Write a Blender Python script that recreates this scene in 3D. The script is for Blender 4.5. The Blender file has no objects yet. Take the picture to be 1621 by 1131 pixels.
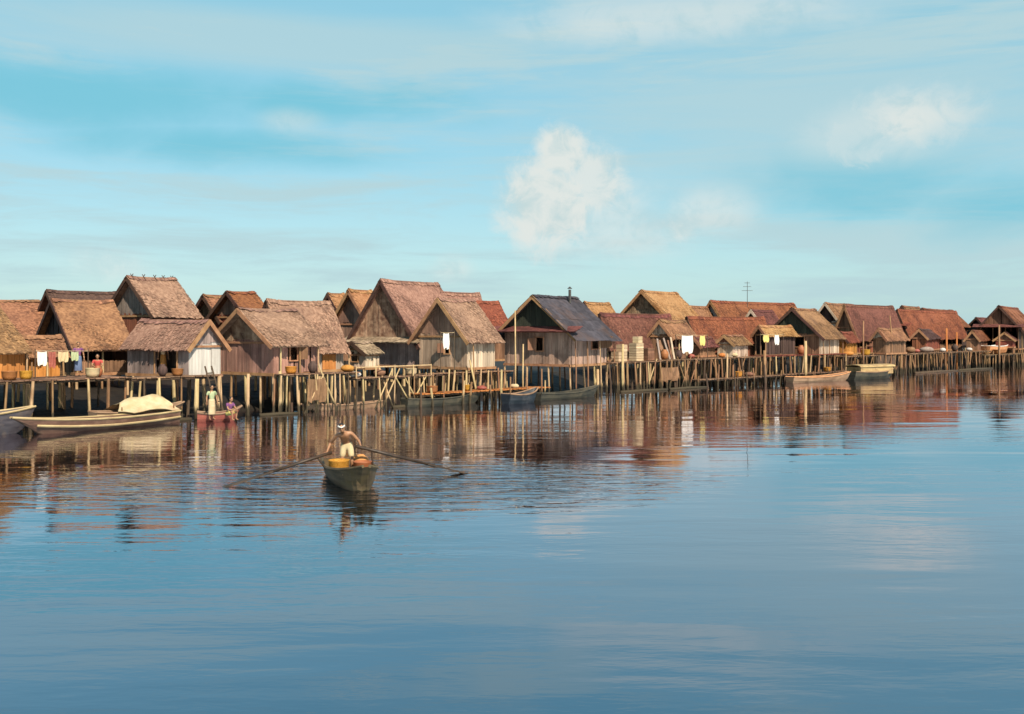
import bpy, bmesh, math, random
from mathutils import Vector, Matrix
random.seed(11)
RAD = math.radians
S = bpy.context.scene
COL = S.collection
F, CX, HY, H = 1590.0, 810.5, 522.0, 4.0        # focal length in photo pixels, centre column, horizon row, eye height
V = Vector

# ------------------------------------------------------------------ geometry of the place
def P(px, d, z=0.0):
    return V(((px - CX) / F * d, d, z))
def zat(py, d):
    return H - (py - HY) * d / F
def at(px, py, z):
    d = F * (H - z) / (py - HY)
    return P(px, d, z)
def dw(px):                                       # distance of the village's water edge
    return 6360.0 / (160.6 - 0.0643 * px)
ROWD = (P(1500, dw(1500)) - P(100, dw(100))).normalized()
ROWN = V((-ROWD.y, ROWD.x, 0))                    # away from the water, into the village
def RP(px, off=0.0, z=0.0):
    p = P(px, dw(px)) + ROWN * off
    p.z = z
    return p
def U(a, b):
    return random.uniform(a, b)

# ------------------------------------------------------------------ mesh builder
class MB:
    def __init__(s):
        s.v, s.f = [], []
    def add(s, vs, fs):
        n = len(s.v)
        s.v += [V(p) for p in vs]
        s.f += [[i + n for i in f] for f in fs]
    def hexa(s, p):                               # 4 bottom + 4 top corners
        s.add(p, [(3, 2, 1, 0), (4, 5, 6, 7), (0, 1, 5, 4), (1, 2, 6, 5), (2, 3, 7, 6), (3, 0, 4, 7)])
    def box(s, o, a, b, c):
        o, a, b, c = V(o), V(a), V(b), V(c)
        s.hexa([o, o + a, o + a + b, o + b, o + c, o + a + c, o + a + b + c, o + b + c])
    def beam(s, p0, p1, w, h, up=(0, 0, 1)):
        p0, p1 = V(p0), V(p1)
        d = (p1 - p0)
        x = d.cross(V(up))
        if x.length < 1e-5:
            x = d.cross(V((1, 0, 0)))
        x.normalize()
        y = x.cross(d).normalized()
        s.box(p0 - x * w / 2 - y * h / 2, x * w, d, y * h)
    def tube(s, p0, p1, r0, r1=None, n=7, bend=0.0):
        p0, p1 = V(p0), V(p1)
        r1 = r0 if r1 is None else r1
        s.path([p0, (p0 + p1) / 2 + V((bend, -bend * .6, 0)), p1] if bend else [p0, p1], [r0, (r0 + r1) / 2, r1] if bend else [r0, r1], n)
    def path(s, pts, rs, n=7, squash=1.0):
        pts = [V(p) for p in pts]
        vs, fs = [], []
        for i, p in enumerate(pts):
            d = (pts[min(i + 1, len(pts) - 1)] - pts[max(i - 1, 0)]).normalized()
            ref = V((0, 0, 1)) if abs(d.z) < .9 else V((1, 0, 0))
            x = d.cross(ref).normalized()
            y = x.cross(d)
            r = rs[i] if isinstance(rs, (list, tuple)) else rs
            for k in range(n):
                a = 2 * math.pi * k / n
                vs.append(p + x * math.cos(a) * r + y * math.sin(a) * r * squash)
        for i in range(len(pts) - 1):
            for k in range(n):
                k2 = (k + 1) % n
                fs.append((i * n + k, i * n + k2, (i + 1) * n + k2, (i + 1) * n + k))
        fs.append(tuple(reversed(range(n))))
        fs.append(tuple((len(pts) - 1) * n + k for k in range(n)))
        s.add(vs, fs)
    def lathe(s, c, prof, n=12, jit=0.0):
        c = V(c)
        vs, fs = [], []
        for r, z in prof:
            for k in range(n):
                a = 2 * math.pi * k / n
                q = r * (1 + U(-jit, jit))
                vs.append(c + V((math.cos(a) * q, math.sin(a) * q, z)))
        for i in range(len(prof) - 1):
            for k in range(n):
                k2 = (k + 1) % n
                fs.append((i * n + k, i * n + k2, (i + 1) * n + k2, (i + 1) * n + k))
        fs.append(tuple(reversed(range(n))))
        fs.append(tuple((len(prof) - 1) * n + k for k in range(n)))
        s.add(vs, fs)
    def ellipsoid(s, c, rx, ry, rz, X=(1, 0, 0), Y=(0, 1, 0), Z=(0, 0, 1), nu=12, nv=8):
        c, X, Y, Z = V(c), V(X), V(Y), V(Z)
        vs, fs = [c - Z * rz], []
        for i in range(1, nv):
            t = -math.pi / 2 + math.pi * i / nv
            for k in range(nu):
                a = 2 * math.pi * k / nu
                vs.append(c + X * rx * math.cos(t) * math.cos(a) + Y * ry * math.cos(t) * math.sin(a) + Z * rz * math.sin(t))
        vs.append(c + Z * rz)
        for k in range(nu):
            fs.append((0, 1 + (k + 1) % nu, 1 + k))
            fs.append((len(vs) - 1, 1 + (nv - 2) * nu + k, 1 + (nv - 2) * nu + (k + 1) % nu))
        for i in range(nv - 2):
            for k in range(nu):
                k2 = (k + 1) % nu
                fs.append((1 + i * nu + k, 1 + i * nu + k2, 1 + (i + 1) * nu + k2, 1 + (i + 1) * nu + k))
        s.add(vs, fs)
    def build(s, name, mat, parent=None, origin=None, smooth=False):
        o0 = ORG[parent.name] if parent else (V(origin) if origin is not None else V((0, 0, 0)))
        me = bpy.data.meshes.new(name)
        me.from_pydata([p - o0 for p in s.v], [], s.f)
        me.materials.append(mat)
        if smooth:
            me.polygons.foreach_set('use_smooth', [True] * len(me.polygons))
        me.update()
        o = bpy.data.objects.new(name, me)
        COL.objects.link(o)
        if parent:
            o.parent = parent
        else:
            o.location = o0
        ORG[o.name] = o0
        return o
ORG = {}

def tag(o, label=None, cat=None, group=None, kind=None):
    if label: o['label'] = label
    if cat: o['category'] = cat
    if group: o['group'] = group
    if kind: o['kind'] = kind
    return o
def thing(name, label, cat, loc, group=None):
    o = bpy.data.objects.new(name, None)
    o.empty_display_size = .2
    COL.objects.link(o)
    o.location = loc
    ORG[o.name] = V(loc)
    return tag(o, label, cat, group)
def dup(root, loc, rz, label, group=None):
    r = root.copy(); COL.objects.link(r)
    r.location = loc; r.rotation_euler = (0, 0, rz)
    r['label'] = label
    if group: r['group'] = group
    for ch in list(root.children):
        c = ch.copy(); COL.objects.link(c); c.parent = r
        for g in ch.children:
            d = g.copy(); COL.objects.link(d); d.parent = c
    return r

# ------------------------------------------------------------------ materials
def new_mat(name):
    m = bpy.data.materials.new(name); m.use_nodes = True
    nt = m.node_tree
    for n in list(nt.nodes): nt.nodes.remove(n)
    return m, nt
def N(nt, t, **kw):
    n = nt.nodes.new(t)
    for k, v in kw.items():
        setattr(n, k, v)
    return n
def surf(name, c1, c2, scale=(5, 5, 5), rough=.85, island=.35, stain=None, stain_scale=.7, stain_amt=.5, bump=.3, bdist=.02, metal=0, spec=.3, detail=5, hue=.012, tide=False, sat=1.14):
    c1, c2 = [tuple(x * .585 for x in c) for c in (c1, c2)]
    stain = tuple(x * .585 for x in stain) if stain else None
    m, nt = new_mat(name); L = nt.links.new
    out = N(nt, 'ShaderNodeOutputMaterial'); b = N(nt, 'ShaderNodeBsdfPrincipled')
    L(b.outputs[0], out.inputs[0])
    tc = N(nt, 'ShaderNodeTexCoord'); mp = N(nt, 'ShaderNodeMapping')
    mp.inputs['Scale'].default_value = scale
    L(tc.outputs['Object'], mp.inputs[0])
    no = N(nt, 'ShaderNodeTexNoise'); no.inputs['Scale'].default_value = 1; no.inputs['Detail'].default_value = detail
    L(mp.outputs[0], no.inputs['Vector'])
    rp = N(nt, 'ShaderNodeValToRGB')
    rp.color_ramp.elements[0].position = .32; rp.color_ramp.elements[1].position = .68
    rp.color_ramp.elements[0].color = (*c1, 1); rp.color_ramp.elements[1].color = (*c2, 1)
    L(no.outputs['Fac'], rp.inputs[0])
    col = rp.outputs[0]
    if stain:
        n2 = N(nt, 'ShaderNodeTexNoise'); n2.inputs['Scale'].default_value = stain_scale; n2.inputs['Detail'].default_value = 6; n2.inputs['Roughness'].default_value = .65
        L(tc.outputs['Object'], n2.inputs['Vector'])
        r2 = N(nt, 'ShaderNodeValToRGB'); r2.color_ramp.elements[0].position = .48; r2.color_ramp.elements[1].position = .66
        r2.color_ramp.elements[1].color = (stain_amt,) * 3 + (1,)
        L(n2.outputs['Fac'], r2.inputs[0])
        mx = N(nt, 'ShaderNodeMix', data_type='RGBA')
        L(r2.outputs[0], mx.inputs['Factor']); L(col, mx.inputs['A']); mx.inputs['B'].default_value = (*stain, 1)
        col = mx.outputs['Result']
    if island:
        ge = N(nt, 'ShaderNodeNewGeometry'); oi = N(nt, 'ShaderNodeObjectInfo')
        hs = N(nt, 'ShaderNodeHueSaturation')
        mr = N(nt, 'ShaderNodeMapRange'); mr.inputs['To Min'].default_value = 1 - island; mr.inputs['To Max'].default_value = 1 + island
        L(ge.outputs['Random Per Island'], mr.inputs['Value']); L(mr.outputs[0], hs.inputs['Value'])
        m3 = N(nt, 'ShaderNodeMapRange'); m3.inputs['To Min'].default_value = .5 - hue; m3.inputs['To Max'].default_value = .5 + hue
        L(oi.outputs['Random'], m3.inputs['Value']); L(m3.outputs[0], hs.inputs['Hue']); hs.inputs['Saturation'].default_value = sat
        L(col, hs.inputs['Color']); col = hs.outputs[0]
    if tide:                                       # weed and wet rot below the tide line
        sz = N(nt, 'ShaderNodeSeparateXYZ'); L(tc.outputs['Object'], sz.inputs[0])
        ad = N(nt, 'ShaderNodeMath', operation='MULTIPLY_ADD'); L(no.outputs['Fac'], ad.inputs[0]); ad.inputs[1].default_value = -.9; L(sz.outputs[2], ad.inputs[2])
        tr = N(nt, 'ShaderNodeMapRange'); tr.inputs['From Min'].default_value = .12; tr.inputs['From Max'].default_value = -.08; L(ad.outputs[0], tr.inputs['Value'])
        tm = N(nt, 'ShaderNodeMix', data_type='RGBA'); L(tr.outputs[0], tm.inputs['Factor']); L(col, tm.inputs['A']); tm.inputs['B'].default_value = (.035, .026, .014, 1)
        col = tm.outputs['Result']
    L(col, b.inputs['Base Color'])
    b.inputs['Roughness'].default_value = rough; b.inputs['Metallic'].default_value = metal
    b.inputs['Specular IOR Level'].default_value = spec
    if bump:
        bp = N(nt, 'ShaderNodeBump'); bp.inputs['Strength'].default_value = bump; bp.inputs['Distance'].default_value = bdist
        L(no.outputs['Fac'], bp.inputs['Height']); L(bp.outputs[0], b.inputs['Normal'])
    return m
WV = (9, 9, .8)                                   # vertical grain
M = dict(
    thatch_pink=surf('thatch_pink', (.22, .125, .095), (.41, .26, .20), (7, 7, 5), island=.3, stain=(.11, .06, .05), stain_amt=.65, bump=.7),
    thatch_brown=surf('thatch_brown', (.19, .10, .06), (.39, .225, .135), (7, 7, 5), island=.35, stain=(.09, .045, .03), stain_amt=.8, bump=.7),
    thatch_grey=surf('thatch_grey', (.25, .18, .13), (.46, .35, .26), (7, 7, 5), island=.3, stain=(.14, .09, .06), stain_amt=.6, bump=.7),
    thatch_gold=surf('thatch_gold', (.27, .15, .08), (.47, .28, .16), (7, 7, 5), island=.35, stain=(.20, .08, .03), stain_amt=.6, bump=.7),
    thatch_dark=surf('thatch_dark', (.06, .032, .03), (.13, .075, .06), (7, 7, 5), island=.35, bump=.7),
    thatch_red=surf('thatch_red', (.16, .06, .038), (.30, .125, .075), (7, 7, 5), island=.3, stain=(.10, .035, .025), stain_amt=.75, bump=.6),
    roof_maroon=surf('roof_maroon', (.115, .045, .038), (.22, .10, .08), (6, 6, 5), island=.25, stain=(.06, .025, .02), stain_amt=.75, bump=.5),
    sheet_iron=surf('sheet_iron', (.045, .042, .052), (.09, .083, .098), (3, 3, 3), rough=.85, island=.2, stain=(.12, .08, .065), stain_amt=.6, spec=.15),
    plank_tan=surf('plank_tan', (.33, .225, .175), (.52, .385, .305), WV, island=.3, stain=(.18, .115, .085), stain_amt=.7),
    plank_mauve=surf('plank_mauve', (.27, .16, .125), (.46, .295, .225), WV, island=.36, stain=(.19, .11, .09), stain_amt=.75),
    plank_grey=surf('plank_grey', (.24, .19, .17), (.40, .32, .29), WV, island=.36, stain=(.15, .10, .085), stain_amt=.75),
    plank_pale=surf('plank_pale', (.46, .36, .28), (.66, .54, .43), WV, island=.36, stain=(.27, .17, .11), stain_amt=.75),
    plank_orange=surf('plank_orange', (.42, .19, .075), (.60, .31, .14), WV, island=.2, stain=(.3, .12, .04), stain_amt=.5),
    plank_brown=surf('plank_brown', (.155, .085, .055), (.31, .18, .12), WV, island=.35, stain=(.1, .055, .035), stain_amt=.6),
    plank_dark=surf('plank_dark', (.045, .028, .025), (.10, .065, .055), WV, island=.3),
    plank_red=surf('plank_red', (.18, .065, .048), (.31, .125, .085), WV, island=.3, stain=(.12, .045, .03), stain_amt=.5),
    gable_shade_green=surf('gable_shade_green', (.025, .030, .022), (.055, .06, .042), WV, island=.3),  # green boards taken near black: roof overhang shadow put into the colour
    whitewash=surf('whitewash', (.54, .51, .48), (.70, .67, .63), WV, island=.08, stain=(.42, .36, .32), stain_amt=.5, bump=.15),
    mat_panel=surf('mat_panel', (.25, .15, .10), (.50, .36, .25), (4, 4, 4), island=.35, stain=(.09, .045, .03), stain_scale=1.6, stain_amt=.9, bump=.6),
    pole_pale=surf('pole_pale', (.40, .29, .17), (.66, .50, .31), (12, 12, 1.2), island=.3, stain=(.2, .12, .065), stain_amt=.6, hue=.015, tide=True),
    pole_brown=surf('pole_brown', (.20, .11, .065), (.38, .24, .145), (12, 12, 1.2), island=.35, stain=(.1, .06, .035), stain_amt=.5, tide=True),
    pole_dark=surf('pole_dark', (.05, .035, .025), (.12, .08, .055), (12, 12, 1.2), island=.3),
    trim_dark=surf('trim_dark', (.05, .026, .02), (.11, .06, .045), (3, 3, 3), island=.2),
    trim_brown=surf('trim_brown', (.28, .15, .09), (.44, .26, .16), (3, 3, 3), island=.3),
    deck=surf('deck', (.15, .09, .06), (.32, .21, .14), (5, 5, 5), island=.35),
    hull_cream=surf('hull_cream', (.42, .30, .15), (.62, .47, .25), (1.2, 1.2, 8), rough=.6, island=0, stain=(.3, .18, .1), stain_scale=1.5, stain_amt=.6),
    cabin_yellow=surf('cabin_yellow', (.42, .28, .12), (.60, .43, .2), (1.2, 1.2, 8), rough=.6, island=0, stain=(.25, .14, .07), stain_scale=1.8, stain_amt=.7),
    hull_maroon=surf('hull_maroon', (.10, .05, .035), (.19, .10, .07), (1.2, 1.2, 8), rough=.6, island=0, stain=(.26, .16, .11), stain_scale=1.8, stain_amt=.6),
    hull_blue=surf('hull_blue', (.055, .05, .065), (.12, .11, .13), (1.2, 1.2, 8), rough=.6, island=0, stain=(.2, .15, .12), stain_scale=1.8, stain_amt=.6),
    hull_dark=surf('hull_dark', (.03, .03, .024), (.07, .064, .045), (1.2, 1.2, 8), rough=.6, island=0, stain=(.14, .11, .07), stain_scale=2.2, stain_amt=.5),
    hull_black=surf('hull_black', (.012, .018, .026), (.035, .045, .06), (1.2, 1.2, 8), rough=.5, island=0, stain=(.1, .1, .11), stain_scale=2.2, stain_amt=.5),
    hull_brown=surf('hull_brown', (.26, .15, .09), (.42, .27, .17), (1.2, 1.2, 8), rough=.7, island=0, stain=(.13, .07, .04), stain_scale=1.8, stain_amt=.6),
    hull_red=surf('hull_red', (.30, .07, .05), (.44, .13, .09), (1.2, 1.2, 8), rough=.6, island=0, stain=(.18, .05, .04), stain_scale=2, stain_amt=.6),
    hull_orange=surf('hull_orange', (.58, .25, .10), (.74, .38, .18), (1.2, 1.2, 8), rough=.6, island=0, stain=(.4, .16, .07), stain_scale=2, stain_amt=.6),
    wood_sampan=surf('wood_sampan', (.075, .052, .03), (.16, .115, .07), (2, 2, 9), rough=.7, island=.2, stain=(.16, .11, .05), stain_scale=2.4, stain_amt=.6),
    oar_wood=surf('oar_wood', (.03, .018, .011), (.07, .042, .025), (4, 4, 4), rough=.5, island=0),
    canvas=surf('canvas', (.52, .42, .26), (.72, .60, .42), (3, 3, 3), island=.12, stain=(.45, .27, .17), stain_amt=.6, stain_scale=1.6),
    cloth_white=surf('cloth_white', (.72, .70, .66), (.82, .80, .76), (4, 4, 4), island=0, bump=.2),
    cloth_yellow=surf('cloth_yellow', (.62, .50, .14), (.74, .62, .24), (4, 4, 4), island=0, bump=.2),
    cloth_red=surf('cloth_red', (.46, .06, .05), (.56, .10, .08), (4, 4, 4), island=0, bump=.2),
    cloth_blue=surf('cloth_blue', (.10, .14, .26), (.16, .22, .36), (4, 4, 4), island=0, bump=.2),
    cloth_purple=surf('cloth_purple', (.16, .05, .15), (.25, .09, .23), (4, 4, 4), island=0, bump=.2),
    cloth_green=surf('cloth_green', (.34, .40, .22), (.48, .54, .32), (4, 4, 4), island=0, bump=.2),
    cloth_orange=surf('cloth_orange', (.60, .24, .07), (.72, .33, .12), (4, 4, 4), island=0, bump=.2),
    wicker=surf('wicker', (.42, .20, .06), (.66, .36, .13), (20, 20, 30), island=.1, bump=.6, bdist=.02),
    clay=surf('clay', (.28, .11, .06), (.40, .18, .1), (3, 3, 8), rough=.6, island=.2),
    crate=surf('crate', (.50, .38, .25), (.68, .54, .38), (3, 3, 14), island=.25),
    metal_dark=surf('metal_dark', (.07, .07, .07), (.13, .12, .11), (6, 6, 6), rough=.5, metal=.6, island=0),
    skin=surf('skin', (.34, .17, .09), (.42, .22, .12), (8, 8, 8), rough=.5, island=0, bump=.1),
    hair=surf('hair', (.012, .01, .009), (.03, .024, .02), (30, 30, 8), rough=.5, island=0),
    mud=surf('mud', (.008, .005, .003), (.022, .015, .009), (1.2, 1.2, 1.2), rough=.7, island=0, bump=1, bdist=.15),  # mud darkened so that shade under the floors sits in its colour
    leaf=surf('leaf', (.05, .10, .025), (.10, .17, .05), (6, 6, 6), rough=.5, island=.4, bump=.1),
)

# ------------------------------------------------------------------ houses
def wall_planks(mb, p0, d, length, zf, ztop, nrm, openings=(), pw=.2):
    """vertical boards from p0 along d; ztop(t) is the height of the top edge"""
    t = 0.0
    while t < length - .02:
        w = min(pw * U(.7, 1.35), length - t)
        if pw < .3 and 0 < t < length - .4 and U(0, 1) < .035:
            t += .09; continue
        if length - t - w < .06: w = length - t
        g = .006
        off = nrm * U(-.02, .02)
        spans = [(zf + U(-.13, .02), None)]
        mid = t + w / 2
        for (a, b, z0, z1) in openings:
            if a < mid < b:
                spans = [(spans[0][0], zf + z0), (zf + z1, None)] if z0 > .05 else [(zf + z1, None)]
        for (b0, b1) in spans:
            a = p0 + d * (t + g) + off; b = p0 + d * (t + w - g) + off
            ta, tb = (ztop(t + g), ztop(t + w - g)) if b1 is None else (b1, b1)
            if max(ta, tb) - b0 < .05: continue
            th = nrm * -.03
            mb.hexa([V((a.x, a.y, b0)), V((b.x, b.y, b0)), V((b.x, b.y, b0)) + th, V((a.x, a.y, b0)) + th,
                     V((a.x, a.y, ta)), V((b.x, b.y, tb)), V((b.x, b.y, tb)) + th, V((a.x, a.y, ta)) + th])
        t += w

def roof_slope(mb, a, b, dn, ln, out, course=.32, tuft=.2, lift=.06, rag=.1, thick=.09):
    """layered courses from ridge a-b running down dn for ln metres"""
    al = (b - a); L = al.length; al.normalize()
    mb.hexa([a - out * thick, b - out * thick, b + dn * ln - out * thick, a + dn * ln - out * thick, a, b, b + dn * ln, a + dn * ln])
    n = max(2, round(ln / course)); st = ln / n
    for i in range(n):
        s0 = i * st; t = -U(0, tuft * .4)
        while t < L:
            w = tuft * U(.7, 1.5)
            t1 = min(t + w, L + rag * .5)
            e0 = s0 + st * 1.25 + U(-rag, rag) * (1.0 if i < n - 1 else .9)
            e1 = e0 + U(-rag, rag) * .3
            h0 = U(.005, .02); h1 = lift * U(.6, 1.4); sk = U(-.03, .03)
            q = [a + al * t + dn * s0 + out * h0, a + al * t1 + dn * s0 + out * h0,
                 a + al * (t1 + sk) + dn * e1 + out * h1, a + al * (t + sk) + dn * e0 + out * h1]
            lo = out * -(lift * .7)
            mb.add(q + [q[3] + lo, q[2] + lo], [(0, 3, 2, 1), (3, 4, 5, 2)])
            t = t1

def house(label, pl, pc, pr, d, ye, yr, a=40, zf=1.9, roof='thatch_pink', wall='plank_mauve', wall2=None, gable=None, axis='v',
          ohg=.45, ohe=.4, og=(), os_=(), open_g=False, open_s=False, stilt=1.15, stilt_mat='pole_pale', zg=-.6, front=True,
          trim='trim_dark', name='stilt_house', sheet=False, skirt=None, pegs=False, group=None, yaw_group=None, half_wall=0):
    A = RAD(a)
    ud = V((-math.cos(A), math.sin(A), 0)); vd = V((math.sin(A), math.cos(A), 0))
    C = P(pc, d); kl = (pl - CX) / F; kr = (pr - CX) / F
    W = (C.x - kl * C.y) / (math.cos(A) + kl * math.sin(A))
    Ln = (kr * C.y - C.x) / (math.sin(A) - kr * math.cos(A))
    Ln = min(Ln, 14)
    ze = zat(ye, d)
    pk = C + (ud * W / 2 if axis == 'v' else vd * Ln / 2)
    zr = zat(yr, pk.y)
    X = lambda u, v, z: C + ud * u + vd * v + V((0, 0, z))
    o = X(W / 2, Ln / 2, 0)
    T = thing(name, label, 'house', o, group)
    # walls
    slope_u = axis == 'v'
    span = W if slope_u else Ln
    topf = lambda t: ze - .02 + (zr - ze) * (1 - abs(t - span / 2) / (span / 2)) - .06
    flat = lambda t: ze - .05
    ng, ns = -vd, -ud
    gm = M[gable or wall]
    sides = [  # origin, dir, length, normal, is gable end, openings, is open
        (X(0, 0, 0), ud, W, ng, slope_u, og, open_g, M[wall]),
        (X(0, 0, 0), vd, Ln, ns, not slope_u, os_, open_s, M[wall2 or wall]),
        (X(0, Ln, 0), ud, W, -ng, slope_u, (), False, M[wall]),
        (X(W, 0, 0), vd, Ln, -ns, not slope_u, (), False, M[wall])]
    for k, (p0, dd, ll, nn, isg, ops, opn, wm) in enumerate(sides):
        if not opn:
            mb = MB(); wall_planks(mb, p0 + nn * (.0 if k % 2 else .02), dd, ll, zf, flat, nn, ops, pw=.2 if k < 2 else .5)
            w = mb.build('wall', wm, T)
            for (s0, s1, z0, z1) in ops:
                fr = MB()
                for s in (s0, s1):
                    q = p0 + dd * s + nn * .05
                    fr.beam(q + V((0, 0, zf + z0)), q + V((0, 0, zf + z1)), .07, .07)
                q0, q1 = p0 + dd * (s0 - .06) + nn * .055, p0 + dd * (s1 + .06) + nn * .055
                fr.beam(q0 + V((0, 0, zf + z1 + .03)), q1 + V((0, 0, zf + z1 + .03)), .07, .06)
                if z0 > .1:
                    fr.beam(q0 + V((0, 0, zf + z0 - .03)), q1 + V((0, 0, zf + z0 - .03)), .07, .06)
                fo = fr.build('window_frame' if z0 > .1 else 'door_frame', M['trim_brown'], T)
                if s1 - s0 > 1.3: continue
                sh = MB(); wd = (s1 - s0) * .9
                hp = p0 + dd * s1 + nn * .09
                swing = (dd * .55 + nn * .8).normalized()
                sh.box(hp + V((0, 0, zf + z0 + .03)), swing * wd, dd * .03, V((0, 0, z1 - z0 - .06)))
                sh.build('shutter' if z0 > .1 else 'door', M['plank_brown'], T)
        else:
            mb = MB()
            npost = max(2, round(ll / 1.3))
            for i in range(npost + 1):
                q = p0 + dd * (ll * i / npost)
                pm = MB(); pm.tube(q + V((0, 0, zf - .1)), q + V((0, 0, ze)), .06, .05); pm.build('veranda_post', M[stilt_mat], T)
            if half_wall:
                mb2 = MB(); wall_planks(mb2, p0 + nn * .03, dd, ll, zf, lambda t: zf + half_wall + U(-.05, .05), nn, (), .16)
                mb2.build('half_wall', M['plank_brown'], T)
        if isg:
            gb = MB()
            wall_planks(gb, p0 + nn * (.035 if not opn else 0), dd, ll, ze - .06, topf, nn, (), pw=.2 if k < 2 else .5)
            gb.build('gable_panel', gm, T)
    # plate beams
    for a_, b_, w_, h_ in ((X(-.06, -.02, zf - .08), X(W + .06, -.02, zf - .08), .12, .14), (X(-.02, -.08, zf - .1), X(-.02, Ln + .06, zf - .1), .12, .14),
                           (X(-.04, -.05, ze - .22), X(W, -.05, ze - .22), .08, .1), (X(-.05, -.1, ze - .24), X(-.05, Ln, ze - .24), .08, .1)):
        pb = MB(); pb.beam(a_, b_, w_, h_); pb.build('beam', M['trim_brown'], T)
    fl = MB(); fl.box(X(.02, .02, zf - .02), ud * (W - .04), vd * (Ln - .04), V((0, 0, .06)))
    fl.build('floor', M['deck'], T)
    # roof
    if slope_u:
        half = W / 2; r0 = X(half, -ohg, zr); r1 = X(half, Ln + ohg * .6, zr); pd = ud
    else:
        half = Ln / 2; r0 = X(-ohg, half, zr); r1 = X(W + ohg * .6, half, zr); pd = vd
    rise = zr - ze; sl = math.hypot(half, rise)
    ln = sl * (half + ohe) / half
    rm = MB()
    dirs = []
    for sg in (-1, 1):
        dn = (pd * (sg * half) + V((0, 0, -rise))).normalized()
        al = (r1 - r0).normalized()
        out = al.cross(dn); out = out if out.z > 0 else -out
        dirs.append((dn, out))
        if sheet: roof_slope(rm, r0, r1, dn, ln, out, course=1.0, tuft=.75, lift=.03, rag=.06, thick=.05)
        else: roof_slope(rm, r0, r1, dn, ln, out, course=.17 if front else .22, tuft=.075 if front else .12, lift=.032, rag=.075)
    ph = U(0, 6)
    def sagged(mb_):
        c0 = (r0 + r1) / 2; hl = (r1 - r0).length / 2; ax = (r1 - r0).normalized()
        for i_, p_ in enumerate(mb_.v):
            t_ = (p_ - c0).dot(ax) / hl
            k_ = (p_.z - ze) / max(rise, .1)
            mb_.v[i_] = p_ + V((0, 0, -(.02 if sheet else .09) * max(0, 1 - t_ * t_) * max(0, k_) + (.012 if sheet else .035) * math.sin(p_.x * 1.7 + ph) * math.sin(p_.y * 1.3 + p_.z * 2)))
    sagged(rm)
    R = rm.build('roof', M[roof], T)
    # ridge cap
    rc = MB()
    al = (r1 - r0).normalized(); Lr = (r1 - r0).length
    for dn, out in dirs:
        t = 0
        while t < Lr:
            w = U(.1, .25); t1 = min(t + w, Lr)
            q = r0 + V((0, 0, .05 + U(0, .03)))
            e = .3 + U(-.07, .07)
            rc.add([q + al * t, q + al * t1, q + al * t1 + dn * e + out * .05, q + al * t + dn * e + out * .05], [(0, 1, 2, 3)])
            t = t1
    sagged(rc)
    rc.build('ridge_cap', M[roof], R)
    if pegs:
        t = .3
        while t < Lr:
            q = r0 + al * t; pg = MB()
            dn = dirs[0][0]; dn2 = dirs[1][0]
            pg.tube(q + dn * .35 + V((0, 0, .05)), q - dn * .12 + V((0, 0, .06)), .022)
            pg.tube(q + al * .05 + dn2 * .35 + V((0, 0, .05)), q + al * .05 - dn2 * .12 + V((0, 0, .06)), .022)
            pg.build('ridge_peg', M['pole_dark'], R); t += U(.55, .8)
    for (dn, out) in dirs:
        bb = MB()
        p = r0 - al * .04 + dn * .02 - out * .08
        bb.beam(p, p + dn * (ln + .02), .05, .2, up=out)
        bb.build('bargeboard', M[trim], R)
    # skirt roof on the left-facing end
    if skirt:
        sm = MB()
        q0, q1 = X(-ohe, 0, ze + .12), X(W + ohe, 0, ze + .12)
        dn = (-vd * .8 + V((0, 0, -.34))).normalized(); out = V((0, 0, 1)) - dn * dn.z; out.normalize()
        roof_slope(sm, q0, q1, dn, .75, out, course=.7 if sheet else .3, tuft=.6 if sheet else .2, lift=.03, rag=.05)
        sm.build('skirt_roof', M[skirt], T)
    # posts carrying the eaves in front of the long wall
    if front and name == 'stilt_house' and axis == 'v' and not open_s:
        ns_ = max(2, round(Ln / 1.6))
        for i in range(ns_ + 1):
            if U(0, 1) < .3: continue
            v_ = Ln * (i + U(-.2, .2)) / ns_; u_ = -ohe * U(.55, .85)
            zt_ = ze - (zr - ze) / (W / 2) * -u_ - .1
            s = MB(); s.tube(X(u_, v_, zg), X(u_ + .1, v_ + U(-.08, .08), zt_), .05, .04, 6, bend=U(-.05, .05))
            s.build('eave_post', M[random.choice([stilt_mat, 'pole_brown'])], T)
    # stilts
    nu = max(1, round(W / stilt)); nv = max(1, round(Ln / stilt))
    nu, nv = min(nu, 8), min(nv, 9)
    for i in range(nu + 1):
        for j in range(nv + 1):
            if i > 2 and j > 2: continue
            q = X(W * i / nu + U(-.1, .1) * (0 < i < nu), Ln * j / nv + U(-.1, .1) * (0 < j < nv), 0)
            r = U(.05, .085); le = U(-.12, .12), U(-.1, .1)
            s = MB(); s.tube(q + V((le[0], le[1], zg)), q + V((0, 0, zf - .12)), r * 1.1, r * .9, 6, bend=U(-.05, .05))
            s.build('stilt', M[stilt_mat if (i == 0 or j == 0) and U(0, 1) < .7 else ('pole_brown' if U(0, 1) < .5 else 'pole_dark')], T)
    return T, X, W, Ln, ze, zr

def fence_posts(): pass
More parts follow.
